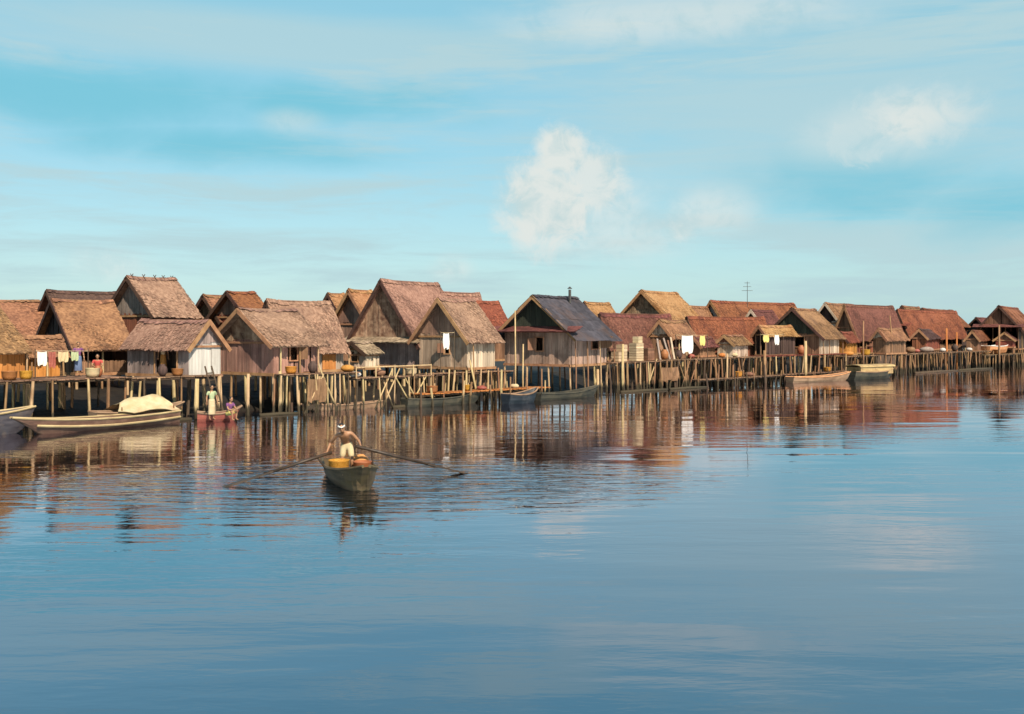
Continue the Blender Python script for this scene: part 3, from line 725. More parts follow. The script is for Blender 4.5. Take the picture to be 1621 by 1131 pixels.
# ------------------------------------------------------------------ people
def skin_mesh(pts, edges, rads, root=0, sub=2):
    me = bpy.data.meshes.new('tmp'); me.from_pydata(pts, edges, []); me.update()
    o = bpy.data.objects.new('tmp', me); COL.objects.link(o)
    md = o.modifiers.new('s', 'SKIN'); md.use_smooth_shade = True
    for i, r in enumerate(rads):
        sv = me.skin_vertices[0].data[i]; sv.radius = (r, r) if not isinstance(r, tuple) else r
        sv.use_root = i == root
    sb = o.modifiers.new('b', 'SUBSURF'); sb.levels = sub; sb.render_levels = sub
    dg = bpy.context.evaluated_depsgraph_get()
    ev = o.evaluated_get(dg); m2 = ev.to_mesh()
    vs = [v.co.copy() for v in m2.vertices]; fs = [tuple(p.vertices) for p in m2.polygons]
    ev.to_mesh_clear()
    bpy.data.objects.remove(o); bpy.data.meshes.remove(me)
    return vs, fs
def person(label, loc, face, pose=None, hgt=1.6, shirt=None, lower='sarong', lower_mat='cloth_white', hat=None, curl=.5):
    s = hgt / 1.7
    f = V((math.sin(face), -math.cos(face), 0)); l = V((math.cos(face), math.sin(face), 0))
    J = dict(pelvis=(0, 0, .93), waist=(0, .01, 1.08), chest=(0, 0, 1.26), neckb=(0, 0, 1.41), neck=(0, .01, 1.47), head=(0, .03, 1.58),
             hipL=(.09, 0, .88), kneeL=(.1, .03, .48), ankL=(.1, -.02, .08), toeL=(.12, .14, .035),
             hipR=(-.09, 0, .88), kneeR=(-.1, .03, .48), ankR=(-.1, -.02, .08), toeR=(-.12, .14, .035),
             shL=(.18, 0, 1.37), elL=(.25, -.02, 1.1), wrL=(.27, .08, .86),
             shR=(-.18, 0, 1.37), elR=(-.25, -.02, 1.1), wrR=(-.27, .08, .86))
    if pose: J.update(pose)
    W = {k: loc + (l * v[0] + f * v[1] + V((0, 0, v[2]))) * s if not isinstance(v, Vector) else v for k, v in J.items()}
    names = ['pelvis', 'waist', 'chest', 'neckb', 'neck', 'hipL', 'kneeL', 'ankL', 'toeL', 'hipR', 'kneeR', 'ankR', 'toeR', 'shL', 'elL', 'wrL', 'shR', 'elR', 'wrR']
    rad = dict(pelvis=(.13, .1), waist=(.115, .09), chest=(.14, .1), neckb=.07, neck=.05, hipL=.085, kneeL=.055, ankL=.036, toeL=.03, hipR=.085, kneeR=.055, ankR=.036, toeR=.03,
               shL=.058, elL=.04, wrL=.027, shR=.058, elR=.04, wrR=.027)
    E = [('pelvis', 'waist'), ('waist', 'chest'), ('chest', 'neckb'), ('neckb', 'neck'), ('pelvis', 'hipL'), ('hipL', 'kneeL'), ('kneeL', 'ankL'), ('ankL', 'toeL'),
         ('pelvis', 'hipR'), ('hipR', 'kneeR'), ('kneeR', 'ankR'), ('ankR', 'toeR'), ('chest', 'shL'), ('shL', 'elL'), ('elL', 'wrL'), ('chest', 'shR'), ('shR', 'elR'), ('elR', 'wrR')]
    ix = {n: i for i, n in enumerate(names)}
    sc = lambda r: tuple(x * s for x in r) if isinstance(r, tuple) else r * s
    vs, fs = skin_mesh([W[n] for n in names], [(ix[a], ix[b]) for a, b in E], [sc(rad[n]) for n in names])
    body = MB(); body.add(vs, fs)
    # head: skull, jaw, nose, ears
    hd = W['head']; up = ((hd - W['neck']).normalized() * .3 + V((0, 0, .7))).normalized(); hf = (f - up * f.dot(up)).normalized(); hl = hf.cross(up) * -1
    hl = up.cross(hf); hl = hl if hl.dot(l) > 0 else -hl
    body.path([W['neck'] - up * .05 * s, hd - up * .04 * s], [.05 * s, .048 * s], 8)
    body.ellipsoid(hd + up * .02 * s, .074 * s, .092 * s, .1 * s, hl, hf, up)
    body.ellipsoid(hd - up * .045 * s + hf * .022 * s, .056 * s, .066 * s, .07 * s, hl, hf, up)
    body.ellipsoid(hd + hf * .095 * s - up * .012 * s, .014 * s, .02 * s, .026 * s, hl, hf, up, 8, 6)
    body.ellipsoid(hd + hf * .082 * s - up * .055 * s, .025 * s, .01 * s, .009 * s, hl, hf, up, 8, 6)
    for sg in (-1, 1):
        body.ellipsoid(hd + hl * (.076 * s * sg) - up * .005 * s, .012 * s, .022 * s, .032 * s, hl, hf, up, 8, 6)
    # hands: palm, four curled fingers, thumb
    for sd, e, w in ((1, 'elL', 'wrL'), (-1, 'elR', 'wrR')):
        fd = (W[w] - W[e]).normalized()
        la = fd.cross(f)
        la = la.normalized() if la.length > .1 else V((0, 0, 1))
        pn = la.cross(fd).normalized()
        pn = pn if pn.dot(V((0, 0, -1)) - l * sd) > 0 else -pn
        p0 = W[w]
        body.path([p0 - fd * .02 * s, p0 + fd * .03 * s, p0 + fd * .085 * s], [.026 * s, .036 * s, .04 * s], 8, squash=.55)
        for k, lg in enumerate((.07, .08, .075, .058)):
            b = p0 + fd * .085 * s + la * ((k - 1.5) * .019 * s)
            k1 = b + (fd * (1 - curl * .4) + pn * curl).normalized() * lg * .5 * s
            k2 = k1 + (fd * (1 - curl * 1.6) + pn * curl * 1.3).normalized() * lg * .5 * s
            body.path([b, k1, k2], [.0095 * s, .009 * s, .007 * s], 6)
        b = p0 + fd * .035 * s + la * (.034 * s)
        k1 = b + (la * .7 + fd * .6 + pn * .4).normalized() * .036 * s
        body.path([b, k1, k1 + (fd * .7 + pn * .8).normalized() * .028 * s], [.012 * s, .01 * s, .008 * s], 6)
    T = thing('person', label, 'person', loc)
    body.build('body', M['skin'], T, smooth=True)
    ey = MB()
    for sg in (-1, 1):
        ey.ellipsoid(hd + hf * .087 * s + hl * (.03 * s * sg) + up * .012 * s, .011 * s, .006 * s, .007 * s, hl, hf, up, 8, 6)
    ey.build('eyes', M['hair'], T)
    hr = MB()
    hr.ellipsoid(hd + up * .038 * s - hf * .014 * s, .081 * s, .09 * s, .092 * s, hl, hf, up)
    hr.build('hair', M['hair'], T, smooth=True)
    if hat:
        ht = MB()
        if hat == 'cloth':
            pts = []
            for k in range(17):
                a_ = 2 * math.pi * k / 16
                pts.append(hd + up * (.055 + .01 * math.sin(3 * a_)) * s + hl * (.083 * s * math.cos(a_)) + hf * (.1 * s * math.sin(a_)) - hf * .004)
            ht.path(pts, .021 * s, 6)
            ht.path([hd + up * .05 * s - hf * .1 * s, hd - hf * .15 * s - up * .04 * s], [.03 * s, .012 * s], 6)
            ht.build('headcloth', M['cloth_white'], T, smooth=True)
        else:
            n = 18; vs = [hd + up * .19 * s]; fs = []
            for k in range(n):
                a_ = 2 * math.pi * k / n; vs.append(hd + up * .06 * s + hl * (.22 * s * math.cos(a_)) + hf * (.22 * s * math.sin(a_)))
            for k in range(n): fs.append((0, 1 + k, 1 + (k + 1) % n))
            fs.append(tuple(reversed(range(1, n + 1)))); ht.add(vs, fs); ht.build('hat', M['canvas'], T)
    if shirt:
        nm = ['pelvis', 'waist', 'chest', 'neckb', 'shL', 'mL', 'shR', 'mR']
        W['mL'] = W['shL'].lerp(W['elL'], .65); W['mR'] = W['shR'].lerp(W['elR'], .65)
        rr = [(.145, .115), (.13, .105), (.155, .115), .075, .074, .06, .074, .06]
        vs, fs = skin_mesh([W[n] for n in nm], [(0, 1), (1, 2), (2, 3), (2, 4), (4, 5), (2, 6), (6, 7)], [sc(r) for r in rr])
        mb = MB(); mb.add(vs, fs); mb.build('shirt', M[shirt], T, smooth=True)
    mb = MB()
    if lower == 'sarong':
        top = W['waist'] * .6 + W['pelvis'] * .4; rings = []
        kn = (W['kneeL'] + W['kneeR']) / 2; an = (W['ankL'] + W['ankR']) / 2
        pts = [top, W['pelvis'], W['pelvis'].lerp(kn, .5), kn, kn.lerp(an, .5)]
        rs = [.128, .155, .165, .17, .18]; n = 20; vs = []; fs = []
        for i, (q, r) in enumerate(zip(pts, rs)):
            for k in range(n):
                a_ = 2 * math.pi * k / n; q2 = r * s * (1 + .07 * math.sin(5 * a_ + i * .5) * (i / 4))
                vs.append(q + l * math.cos(a_) * q2 * 1.05 + f * math.sin(a_) * q2 * .82)
        for i in range(4):
            for k in range(n):
                fs.append((i * n + k, i * n + (k + 1) % n, (i + 1) * n + (k + 1) % n, (i + 1) * n + k))
        fs.append(tuple(reversed(range(n))))
        mb.add(vs, fs); mb.build('sarong', M[lower_mat], T, smooth=True)
    else:
        W['tL'] = W['hipL'].lerp(W['kneeL'], .8); W['tR'] = W['hipR'].lerp(W['kneeR'], .8)
        vs, fs = skin_mesh([W['waist'], W['pelvis'], W['hipL'], W['tL'], W['hipR'], W['tR']], [(0, 1), (1, 2), (2, 3), (1, 4), (4, 5)], [sc((.125, .1)), sc((.15, .12)), .105 * s, .085 * s, .105 * s, .085 * s])
        mb.add(vs, fs); mb.build('shorts', M[lower_mat], T, smooth=True)
    return T
# the rower
feet = P(549, 26.55, .09)
handR = P(516, 26.25, .74); handL = P(572, 26.2, .92)
tipR = at(350, 771, 0) + V((0, 0, -.03)); tipL = at(741, 749, 0) + V((0, 0, -.03))
face = RAD(8)
fF = V((math.sin(face), -math.cos(face), 0))
def wrist(h, el): return h - (h - el).normalized() * .09
elR = P(523, 26.5, 1.0); elL = P(568, 26.5, 1.06)
person('bare chested rower standing in the sampan, white headcloth and cream shorts, pushing two oars', feet, face,
       pose=dict(pelvis=(0, -.08, .86), waist=(-.01, -.03, 1.01), chest=(-.05, .14, 1.15), neckb=(-.09, .27, 1.25), neck=(-.105, .32, 1.3), head=(-.13, .4, 1.38),
                 hipL=(.09, -.08, .82), kneeL=(.14, .1, .46), ankL=(.16, .0, .08), toeL=(.18, .15, .035), hipR=(-.09, -.08, .82), kneeR=(-.13, .0, .45), ankR=(-.14, -.2, .08), toeR=(-.16, -.05, .035),
                 shL=(.12, .21, 1.23), shR=(-.25, .22, 1.18), elR=elR, wrR=wrist(handR, elR), elL=elL, wrL=wrist(handL, elL)), hgt=1.66, hat='cloth', curl=.75, lower='shorts', lower_mat='canvas')
def oar(label, hand, tip):
    T = thing('oar', label, 'oar', hand)
    d = (tip - hand).normalized(); end = hand - d * .16
    s = MB(); s.tube(end, tip - d * 1.1, .042, .04, 8); s.build('shaft', M['oar_wood'], T, smooth=True)
    sd = d.cross(V((0, 0, 1))).normalized(); up = sd.cross(d)
    b = MB(); pts = [(-1.35, .045), (-1.0, .1), (-.2, .14), (0, .11)]
    for (s0, w0), (s1, w1) in zip(pts, pts[1:]):
        q0, q1 = tip + d * s0, tip + d * s1
        b.hexa([q0 - sd * w0 - up * .02, q0 + sd * w0 - up * .02, q1 + sd * w1 - up * .02, q1 - sd * w1 - up * .02,
                q0 - sd * w0 + up * .02, q0 + sd * w0 + up * .02, q1 + sd * w1 + up * .02, q1 - sd * w1 + up * .02])
    b.build('blade', M['oar_wood'], T)
    return d
dR = oar("oar dipping to the left of the sampan", handR, tipR)
dL = oar("oar dipping to the right of the sampan", handL, tipL)
# oar pins on the sampan's rails
for h, dd, sg in ((handR, dR, 1), (handL, dL, -1)):
    q = h + dd * .3
    rel = q - O0; s_ = rel.dot(fw0); k = max(0, min(1, s_ / LB))
    side = 1 if rel.dot(lt0) > 0 else -1
    base = O0 + fw0 * s_ + lt0 * (side * (half0(k) - .02)) + V((0, 0, sheer0(k)))
    mb = MB(); mb.tube(base - V((0, 0, .05)), q + V((0, 0, .1)), .028, .022); mb.build('oar_pin', M['oar_wood'], sampan)
# cargo in the sampan
def basket(label, c, r, h, mat='wicker', name='basket'):
    mb = MB(); mb.lathe(c, [(r * .75, 0), (r * .95, h * .4), (r, h * .95), (r * 1.06, h), (r * .92, h), (r * .85, h * .5), (r * .6, h * .15)], 16, .01)
    return tag(mb.build(name, M[mat], origin=c, smooth=True), label, name)
def sack(label, c, rx, ry, h, mat):
    mb = MB(); mb.ellipsoid(V(c) + V((0, 0, h * .48)), rx, ry, h * .5, nu=12, nv=8)
    for i, p in enumerate(mb.v): mb.v[i] = p + V((U(-.02, .02), U(-.02, .02), U(-.02, .02)))
    return tag(mb.build('sack', M[mat], origin=c, smooth=True), label, 'sack')
basket('orange woven basket in the sampan at the rower\'s feet, left side', inb(1.75, -.28, .1), .27, .5)
basket('smaller brown basket in the sampan, right of the orange basket', inb(1.95, .3, .1), .24, .46, 'clay')
sack('yellow brown sack in the sampan behind the small brown basket', inb(1.5, .34, .09), .26, .24, .62, 'cloth_orange')
sack('pale sack in the bow of the sampan', inb(2.75, -.1, .1), .28, .25, .42, 'canvas')

# villagers
q = P(299, 46.6) + V((-math.cos(RAD(32)), math.sin(RAD(32)), 0)) * 1.95 + V((math.sin(RAD(32)), math.cos(RAD(32)), 0)) * .12
person('villager in a cream shirt in the dark doorway of the grey shed', V((q.x, q.y, 1.95)), RAD(25), hgt=1.45, shirt='canvas', lower='sarong', lower_mat='plank_orange')
q = at(335, 665, .1)
person('villager in a pale green shirt standing in the small red boat', V((q.x, q.y, .1)), RAD(40), hgt=1.5, shirt='cloth_green', lower='sarong', lower_mat='crate')
q = at(362, 665, .12)
sit = dict(pelvis=(0, 0, .34), waist=(0, .03, .5), chest=(0, .08, .68), neckb=(0, .12, .83), neck=(0, .13, .89), head=(0, .16, 1.0), hipL=(.1, .02, .32), kneeL=(.14, .38, .45), ankL=(.12, .36, .08), toeL=(.12, .5, .04),
           hipR=(-.1, .02, .32), kneeR=(-.14, .38, .45), ankR=(-.12, .36, .08), toeR=(-.12, .5, .04), shL=(.18, .08, .8), elL=(.24, .2, .56), wrL=(.12, .4, .5), shR=(-.18, .08, .8), elR=(-.24, .2, .56), wrR=(-.12, .4, .5))
person('villager in purple seated in the small red boat', V((q.x, q.y, .1)), RAD(60), pose=sit, hgt=1.55, shirt='cloth_purple', lower='shorts', lower_mat='cloth_yellow')
q = RP(160, 2.6)
person('villager in dark purple on the jetty before the open veranda', V((q.x, q.y, 1.95)), RAD(30), hgt=1.5, shirt='cloth_purple', lower='sarong', lower_mat='cloth_blue')
q = RP(186, 2.2)
person('villager in red squatting at the right end of the left jetty', V((q.x, q.y, 1.93)), RAD(20), pose=sit, hgt=1.5, shirt='cloth_red', lower='shorts', lower_mat='cloth_orange')

# ------------------------------------------------------------------ laundry, crates, jars
def cloth(label, c, ax, w, h, mat, name='hanging_cloth', sag=.06):
    mb = MB(); n, m = 8, 5; vs, fs = [], []
    nn = V((-ax.y, ax.x, 0))
    for i in range(n + 1):
        for j in range(m + 1):
            x, y = i / n - .5, j / m
            vs.append(c + ax * (x * w * (1 - .06 * y)) + nn * (sag * math.sin(i * 1.9 + j * .7) * (.3 + y)) - V((0, 0, y * h * (1 + .07 * math.sin(i * 1.3)) + .08 * (1 - 4 * x * x) * (1 - y) * .5)))
    for i in range(n):
        for j in range(m):
            q = i * (m + 1) + j; fs.append((q, q + 1, q + m + 2, q + m + 1))
    v2 = [p + nn * .012 for p in vs]; k = len(vs)
    ed = []
    mb.add(vs + v2, fs + [tuple(a + k for a in reversed(f)) for f in fs])
    return tag(mb.build(name, M[mat], origin=c, smooth=True), label, 'cloth')
def clothes_line(label, p0, p1, zb):
    T = thing('clothes_line', label, 'clothes line', V((p0.x, p0.y, zb)))
    for q in (p0, p1):
        s = MB(); s.tube(V((q.x, q.y, zb)), q + V((0, 0, .1)), .03, .022); s.build('post', M['pole_dark'], T)
    s = MB(); s.tube(p0, p1, .012, n=5); s.build('rope', M['canvas'], T)
def line(label, px0, px1, py, off, items, zb=1.93):
    p0, p1 = RP(px0, off), RP(px1, off); p0.z = zat(py, p0.y); p1.z = zat(py, p1.y)
    clothes_line(label, p0, p1, zb)
    d = (p1 - p0).normalized()
    for lab, px, w, h, mat in items:
        k = (px - px0) / (px1 - px0)
        cloth(lab, p0.lerp(p1, k) - V((0, 0, .015)) + V((0, 0, 0)), V((d.x, d.y, 0)).normalized(), w, h, mat)
line('clothes line in front of the left veranda', 86, 172, 556, 2.3, [('white shirt hung at the left end of the veranda line', 97, .38, .6, 'cloth_white'), ('red cloth hung beside the white shirt on the left', 113, .28, .7, 'hull_red'),
      ('yellow cloth hung in the middle of the veranda line', 131, .42, .45, 'canvas'), ('pale green cloth near the right end of the veranda line', 150, .3, .4, 'cloth_green')])
line('clothes line under the maroon roof on the right', 1068, 1118, 531, -.1, [('big white cloth hung under the maroon eave right of golden thatch', 1086, 1.25, 1.2, 'cloth_white'), ('small yellow cloth hung right of the big white cloth', 1110, .55, .7, 'cloth_yellow')], 1.95)
line('clothes line under the dark gable on the right', 1200, 1236, 530, -.2, [('cream cloth hung below the orange slatted loft', 1209, .7, .55, 'cloth_yellow'), ('white cloth hung right of the cream cloth', 1226, .55, .75, 'cloth_white')], 2.0)
line('clothes line on the front of the steep gabled house', 690, 712, 527, -.4, [('white cloth on the front of the steep gabled house', 699, .4, .85, 'cloth_white')], 1.7)
def crate(label, c, a, w, d, h, mat='crate'):
    T = thing('crate', label, 'crate', c, 'wooden crates on the jetties')
    x = V((math.cos(a), math.sin(a), 0)); y = V((-math.sin(a), math.cos(a), 0))
    mb = MB(); mb.box(c - x * (w / 2 - .02) - y * (d / 2 - .02) + V((0, 0, .01)), x * (w - .04), y * (d - .04), V((0, 0, h - .03))); mb.build('inner_box', M['plank_brown'], T)
    sl = MB(); n = max(2, int(h / .16))
    for i in range(n):
        z = h * i / n
        for (o_, a_, b_) in ((-x * w / 2 - y * d / 2, x * w, y * .02), (-x * w / 2 + y * (d / 2 - .02), x * w, y * .02), (-x * w / 2 - y * (d / 2 - .02), x * .02, y * (d - .04)), (x * (w / 2 - .02) - y * (d / 2 - .02), x * .02, y * (d - .04))):
            sl.box(c + o_ + V((0, 0, z + .01)), a_, b_, V((0, 0, h / n - .025)))
    sl.build('slats', M[mat], T)
    ld = MB(); ld.box(c - x * w / 2 - y * d / 2 + V((0, 0, h)), x * w, y * d, V((0, 0, .03))); ld.build('lid', M[mat], T)
zc = 1.92
def rowpt(px, off, z): return RP(px, off, z)
crate('wide pale crate at the left of the crate jetty', rowpt(982, .1, zc), RAD(48), .95, .6, .6)
crate('pale crate stacked on the wide crate', rowpt(986, .1, zc + .64), RAD(43), .55, .5, .42)
crate('tall pale crate right of the stacked pair', rowpt(1010, .15, zc), RAD(47), .8, .6, 1.15)
crate('small crate on top of the tall pale crate', rowpt(1012, .15, zc + 1.19), RAD(50), .5, .45, .4)
crate('brown crate at the right end of the crate jetty', rowpt(1029, .2, zc), RAD(44), .7, .6, .8, 'plank_brown')
def jar(label, c, s=1.0, mat='clay'):
    mb = MB(); mb.lathe(c, [(.13 * s, 0), (.22 * s, .15 * s), (.26 * s, .32 * s), (.22 * s, .48 * s), (.13 * s, .56 * s), (.15 * s, .62 * s), (.11 * s, .62 * s), (.1 * s, .5 * s)], 14)
    tag(mb.build('water_jar', M[mat], origin=c, smooth=True), label, 'jar')
jar('clay water jar on the jetty left of the crates', rowpt(964, .6, 1.95), .9)
jar('tall clay jar on the jetty between the crates and the white cloth', rowpt(1052, .0, 1.96), 1.1)
basket('round basket on the jetty before the orange hut', rowpt(62, 1.6, 1.93), .25, .35)
basket('pale basket on the left jetty near the right end of the clothes line', rowpt(168, 1.5, 1.93), .3, .4, 'canvas')
sack('pale sack on the landing stage under the green gabled house', rowpt(790, -1.3, .67), .26, .2, .26, 'crate')
basket('orange basket on the orange landing stage', rowpt(716, -1.3, .67), .22, .32, 'wicker')
sack('red bundle on the orange landing stage, right of the basket', rowpt(740, -1.2, .67), .3, .22, .24, 'hull_red')
sack('orange bundle on the walk before the orange door panel', rowpt(541, -.5, 1.89), .34, .28, .36, 'plank_orange')
sack('white bundle on the walk right of the orange bundle', rowpt(552, -.6, 1.6), .3, .24, .3, 'whitewash')
sack('yellow brown heap on the jetty of tangled poles', rowpt(1346, .2, 1.75), .5, .35, .4, 'plank_orange')
basket('wide basket on the jetty of tangled poles', rowpt(1372, .1, 1.75), .4, .5)
sack('grey nets heaped on the brown post jetty', rowpt(1470, .2, 1.8), .7, .5, .55, 'plank_grey')
sack('white sack on the brown post jetty before the orange poles', rowpt(1494, .1, 1.8), .3, .25, .4, 'whitewash')
sack('second white sack at the right end of the brown post jetty', rowpt(1536, .1, 1.8), .32, .26, .36, 'whitewash')
jar('large jar beside the red railed jetty house', rowpt(1268, .0, 2.0), 1.2)
basket('basket on the low floating walk near the pale pole', rowpt(1152, -.9, .55), .3, .4)
sack('brown bundle on the low floating walk', rowpt(1170, -.9, .55), .4, .3, .35, 'plank_brown')

# drift logs and rafts at the foot of the posts
for lab, pa, pb, off, r_, mt in (('floating log at the foot of the porch jetty', 222, 292, -.5, .12, 'pole_brown'), ('thin log floating left of the brown canoe', 396, 452, -.9, .09, 'pole_brown'), ('pale log floating right of the brown canoe', 600, 640, -1.2, .1, 'pole_pale'),
                              ('log floating below the crate jetty', 960, 1030, -1.2, .11, 'pole_brown'), ('log floating below the crooked pole jetty', 1036, 1090, -1.3, .1, 'pole_pale'), ('dark log floating right of the cabin boat', 1425, 1490, -1.4, .13, 'pole_dark'), ('brown log floating left of the plank quay', 1495, 1545, -1.4, .13, 'pole_brown')):
    a_, b_ = RP(pa, off), RP(pb, off - .2); a_.z = b_.z = .03
    mb = MB(); mb.path([a_, a_.lerp(b_, .5) + V((0, .08, .02)), b_], [r_, r_ * .95, r_ * .75], 8)
    tag(mb.build('drift_log', M[mt], origin=(a_.x, a_.y, 0), smooth=True), lab, 'log')
# more odds and ends along the decks
def net(label, px0, px1, py, h, off, mat='plank_brown'):
    p0, p1 = RP(px0, off), RP(px1, off); z = zat(py, p0.y)
    c = (p0 + p1) / 2; c.z = z
    cloth(label, c, (p1 - p0).normalized(), (p1 - p0).length, h, mat, name='fishing_net', sag=.14)['category'] = 'net'
net('brown fishing net hung over the poles of the ragged jetty', 1036, 1062, 582, .9, -.62)
net('dark fishing net hung from the jetty of tangled poles', 1378, 1404, 562, 1.0, -.72, 'pole_dark')
net('brown net hung below the plank walk of the pale boarded hut', 470, 498, 600, 1.1, -.98)
for k, (lab, px, off, z, kind, sz, mt) in enumerate([
    ('flat brown basket beside the far left orange hut', 34, 1.5, 1.93, 'b', .3, 'clay'),
    ('clay jar at the right end of the clothes line, left jetty', 178, 1.6, 1.93, 'j', .8, 'clay'),
    ('dark jar on the porch jetty beside the doorway of the grey shed', 268, .7, 1.92, 'j', .85, 'plank_dark'),
    ('reddish basket at the right end of the porch jetty', 292, .7, 1.92, 'b', .26, 'clay'),
    ('wicker basket at the left end of the plank walk', 452, -.5, 1.9, 'b', .28, 'wicker'),
    ('dark jar halfway along the plank walk', 486, -.5, 1.9, 'j', .9, 'plank_dark'),
    ('brown sack on the walkway below the tallest gable', 590, -.6, 1.6, 's', .32, 'plank_brown'),
    ('pale basket on the walkway just left of the steep gable house', 640, -.6, 1.6, 'b', .3, 'canvas'),
    ('brown basket at the left end of the orange landing stage', 660, -1.3, .67, 'b', .3, 'clay'),
    ('dark jar in the middle of the crooked pole jetty', 1078, .2, 1.96, 'j', 1.0, 'plank_dark'),
    ('red bundle at the right end of the crooked pole jetty', 1098, .2, 1.96, 's', .28, 'hull_red'),
    ('orange bundle before the low maroon roofed house', 1148, .3, 1.96, 's', .28, 'plank_orange'),
    ('pale bundle before the right half of the low maroon roofed house', 1168, .3, 1.96, 's', .26, 'crate'),
    ('wicker basket on the low plank walk under the dark gabled house', 1290, -1.1, .6, 'b', .3, 'wicker'),
    ('clay jar near the brown pole beside the yellow cabin boat', 1398, .1, 1.75, 'j', 1.0, 'clay'),
    ('brown heap at the left end of the brown post jetty', 1446, .3, 1.8, 's', .5, 'plank_brown'),
    ('red heap on the brown post jetty left of the grey nets', 1458, .4, 1.8, 's', .3, 'hull_red'),
    ('dark jar between the two orange poles', 1516, .3, 1.8, 'j', 1.2, 'plank_dark'),
    ('brown basket on the plank quay before the orange boat', 1570, -.6, 1.4, 'b', .4, 'clay')]):
    c = rowpt(px, off, z)
    if kind == 'b': basket(lab, c, sz, sz * 1.2, mt)
    elif kind == 'j': jar(lab, c, sz, mt)
    else: sack(lab, c, sz, sz * .75, sz * 1.2, mt)
def boards(label, px, off, z, n, h):
    T = thing('board_stack', label, 'boards', rowpt(px, off, z))
    for i in range(n):
        b0 = rowpt(px, off, z) + ROWD * (i * .22 + U(-.03, .03)) - ROWN * U(0, .1)
        s = MB(); s.beam(b0, b0 + ROWN * .45 + ROWD * U(-.25, .25) + V((0, 0, h * U(.8, 1.1))), .17, .03, up=ROWN); s.build('board', M[random.choice(['plank_pale', 'plank_brown', 'plank_grey'])], T)
boards('loose boards leaning by the dark opening right of the crates', 1046, .1, 1.95, 4, 1.3)
boards('boards leaning against the long maroon house left of the white cloth', 1066, .3, 1.95, 3, 1.4)
boards('boards leaning between the dark gabled house and the little reddish shed', 1316, .4, 1.9, 5, 1.5)
boards('boards leaning at the left end of the long red veranda house', 1436, .5, 1.8, 5, 1.5)
boards('boards leaning on the maroon roofed house above the cabin boat', 1412, .3, 1.75, 4, 1.6)

# antenna, stove pipe
b = P(1183, 88.5, 6.0); T = thing('antenna', 'thin television aerial on the long ridge roof', 'antenna', b)
zt = zat(446, 88.5)
s = MB(); s.tube(b, V((b.x, b.y, zt)), .03, .02); s.build('mast', M['metal_dark'], T)
s = MB()
for i, z in enumerate((.12, .45, .8)):
    w = .25 + .12 * i; s.tube(V((b.x - w, b.y, zt - z)), V((b.x + w, b.y + .1, zt - z)), .018, n=5)
s.build('crossbars', M['metal_dark'], T)
b = P(902, 64.2, 5.7); T = thing('stove_pipe', 'short dark stove pipe on the slate dark iron roof', 'stove pipe', b)
s = MB(); s.tube(b, V((b.x, b.y, zat(459, 64.2))), .09, .09, 10); s.build('pipe', M['metal_dark'], T)
s = MB(); zt = zat(459, 64.2); s.lathe(V((b.x, b.y, zt + .06)), [(.17, 0), (.02, .14)], 10); s.build('cowl', M['metal_dark'], T)

# ------------------------------------------------------------------ water, bank, sky
def plane(name, pts, mat):
    mb = MB(); mb.add(pts, [tuple(range(len(pts)))]); o = mb.build(name, mat); tag(o, kind='structure'); return o
wm, nt = new_mat('water'); L = nt.links.new
out = N(nt, 'ShaderNodeOutputMaterial'); b = N(nt, 'ShaderNodeBsdfGlossy'); L(b.outputs[0], out.inputs[0])
b.inputs['Roughness'].default_value = .03
lw = N(nt, 'ShaderNodeLayerWeight'); lw.inputs['Blend'].default_value = .5
pw_ = N(nt, 'ShaderNodeMath', operation='POWER'); L(lw.outputs['Facing'], pw_.inputs[0]); pw_.inputs[1].default_value = 3.05
wc_ = N(nt, 'ShaderNodeMix', data_type='RGBA'); L(pw_.outputs[0], wc_.inputs['Factor'])
wc_.inputs['A'].default_value = (.03, .14, .22, 1); wc_.inputs['B'].default_value = (1, .91, .94, 1)
L(wc_.outputs['Result'], b.inputs['Color'])
ge = N(nt, 'ShaderNodeNewGeometry')
def noise(scale, rot, detail=3, dist=0.0, rough=.5):
    mp = N(nt, 'ShaderNodeMapping'); mp.inputs['Scale'].default_value = (*scale, 1); mp.inputs['Rotation'].default_value = (0, 0, RAD(rot))
    L(ge.outputs['Position'], mp.inputs[0])
    n = N(nt, 'ShaderNodeTexNoise'); n.inputs['Scale'].default_value = 1; n.inputs['Detail'].default_value = detail; n.inputs['Roughness'].default_value = rough; n.inputs['Distortion'].default_value = dist
    L(mp.outputs[0], n.inputs['Vector']); return n.outputs['Fac']
def mth(op, a, b_=None, c=None):
    n = N(nt, 'ShaderNodeMath', operation=op)
    for i, x in enumerate((a, b_, c)):
        if x is None: continue
        if isinstance(x, (int, float)): n.inputs[i].default_value = x
        else: L(x, n.inputs[i])
    return n.outputs[0]
big = noise((.10, .42), -8, 2, .3)
mid = noise((.45, 1.7), -10, 3, .4)
sml = noise((1.6, 4.5), 6, 3, .3)
patch = noise((.03, .07), 20, 2)
pm = N(nt, 'ShaderNodeMapRange'); pm.inputs['From Min'].default_value = .42; pm.inputs['From Max'].default_value = .62; pm.inputs['To Min'].default_value = .15; pm.inputs['To Max'].default_value = 1; L(patch, pm.inputs['Value'])
hgt = mth('MULTIPLY_ADD', big, .03, mth('MULTIPLY', mth('MULTIPLY', mid, pm.outputs[0]), .018))
hgt = mth('MULTIPLY_ADD', mth('MULTIPLY', sml, pm.outputs[0]), .0065, hgt)
hgt = mth('MULTIPLY_ADD', mth('MULTIPLY', noise((4.5, 13), -7, 2, .4), pm.outputs[0]), .0013, hgt)
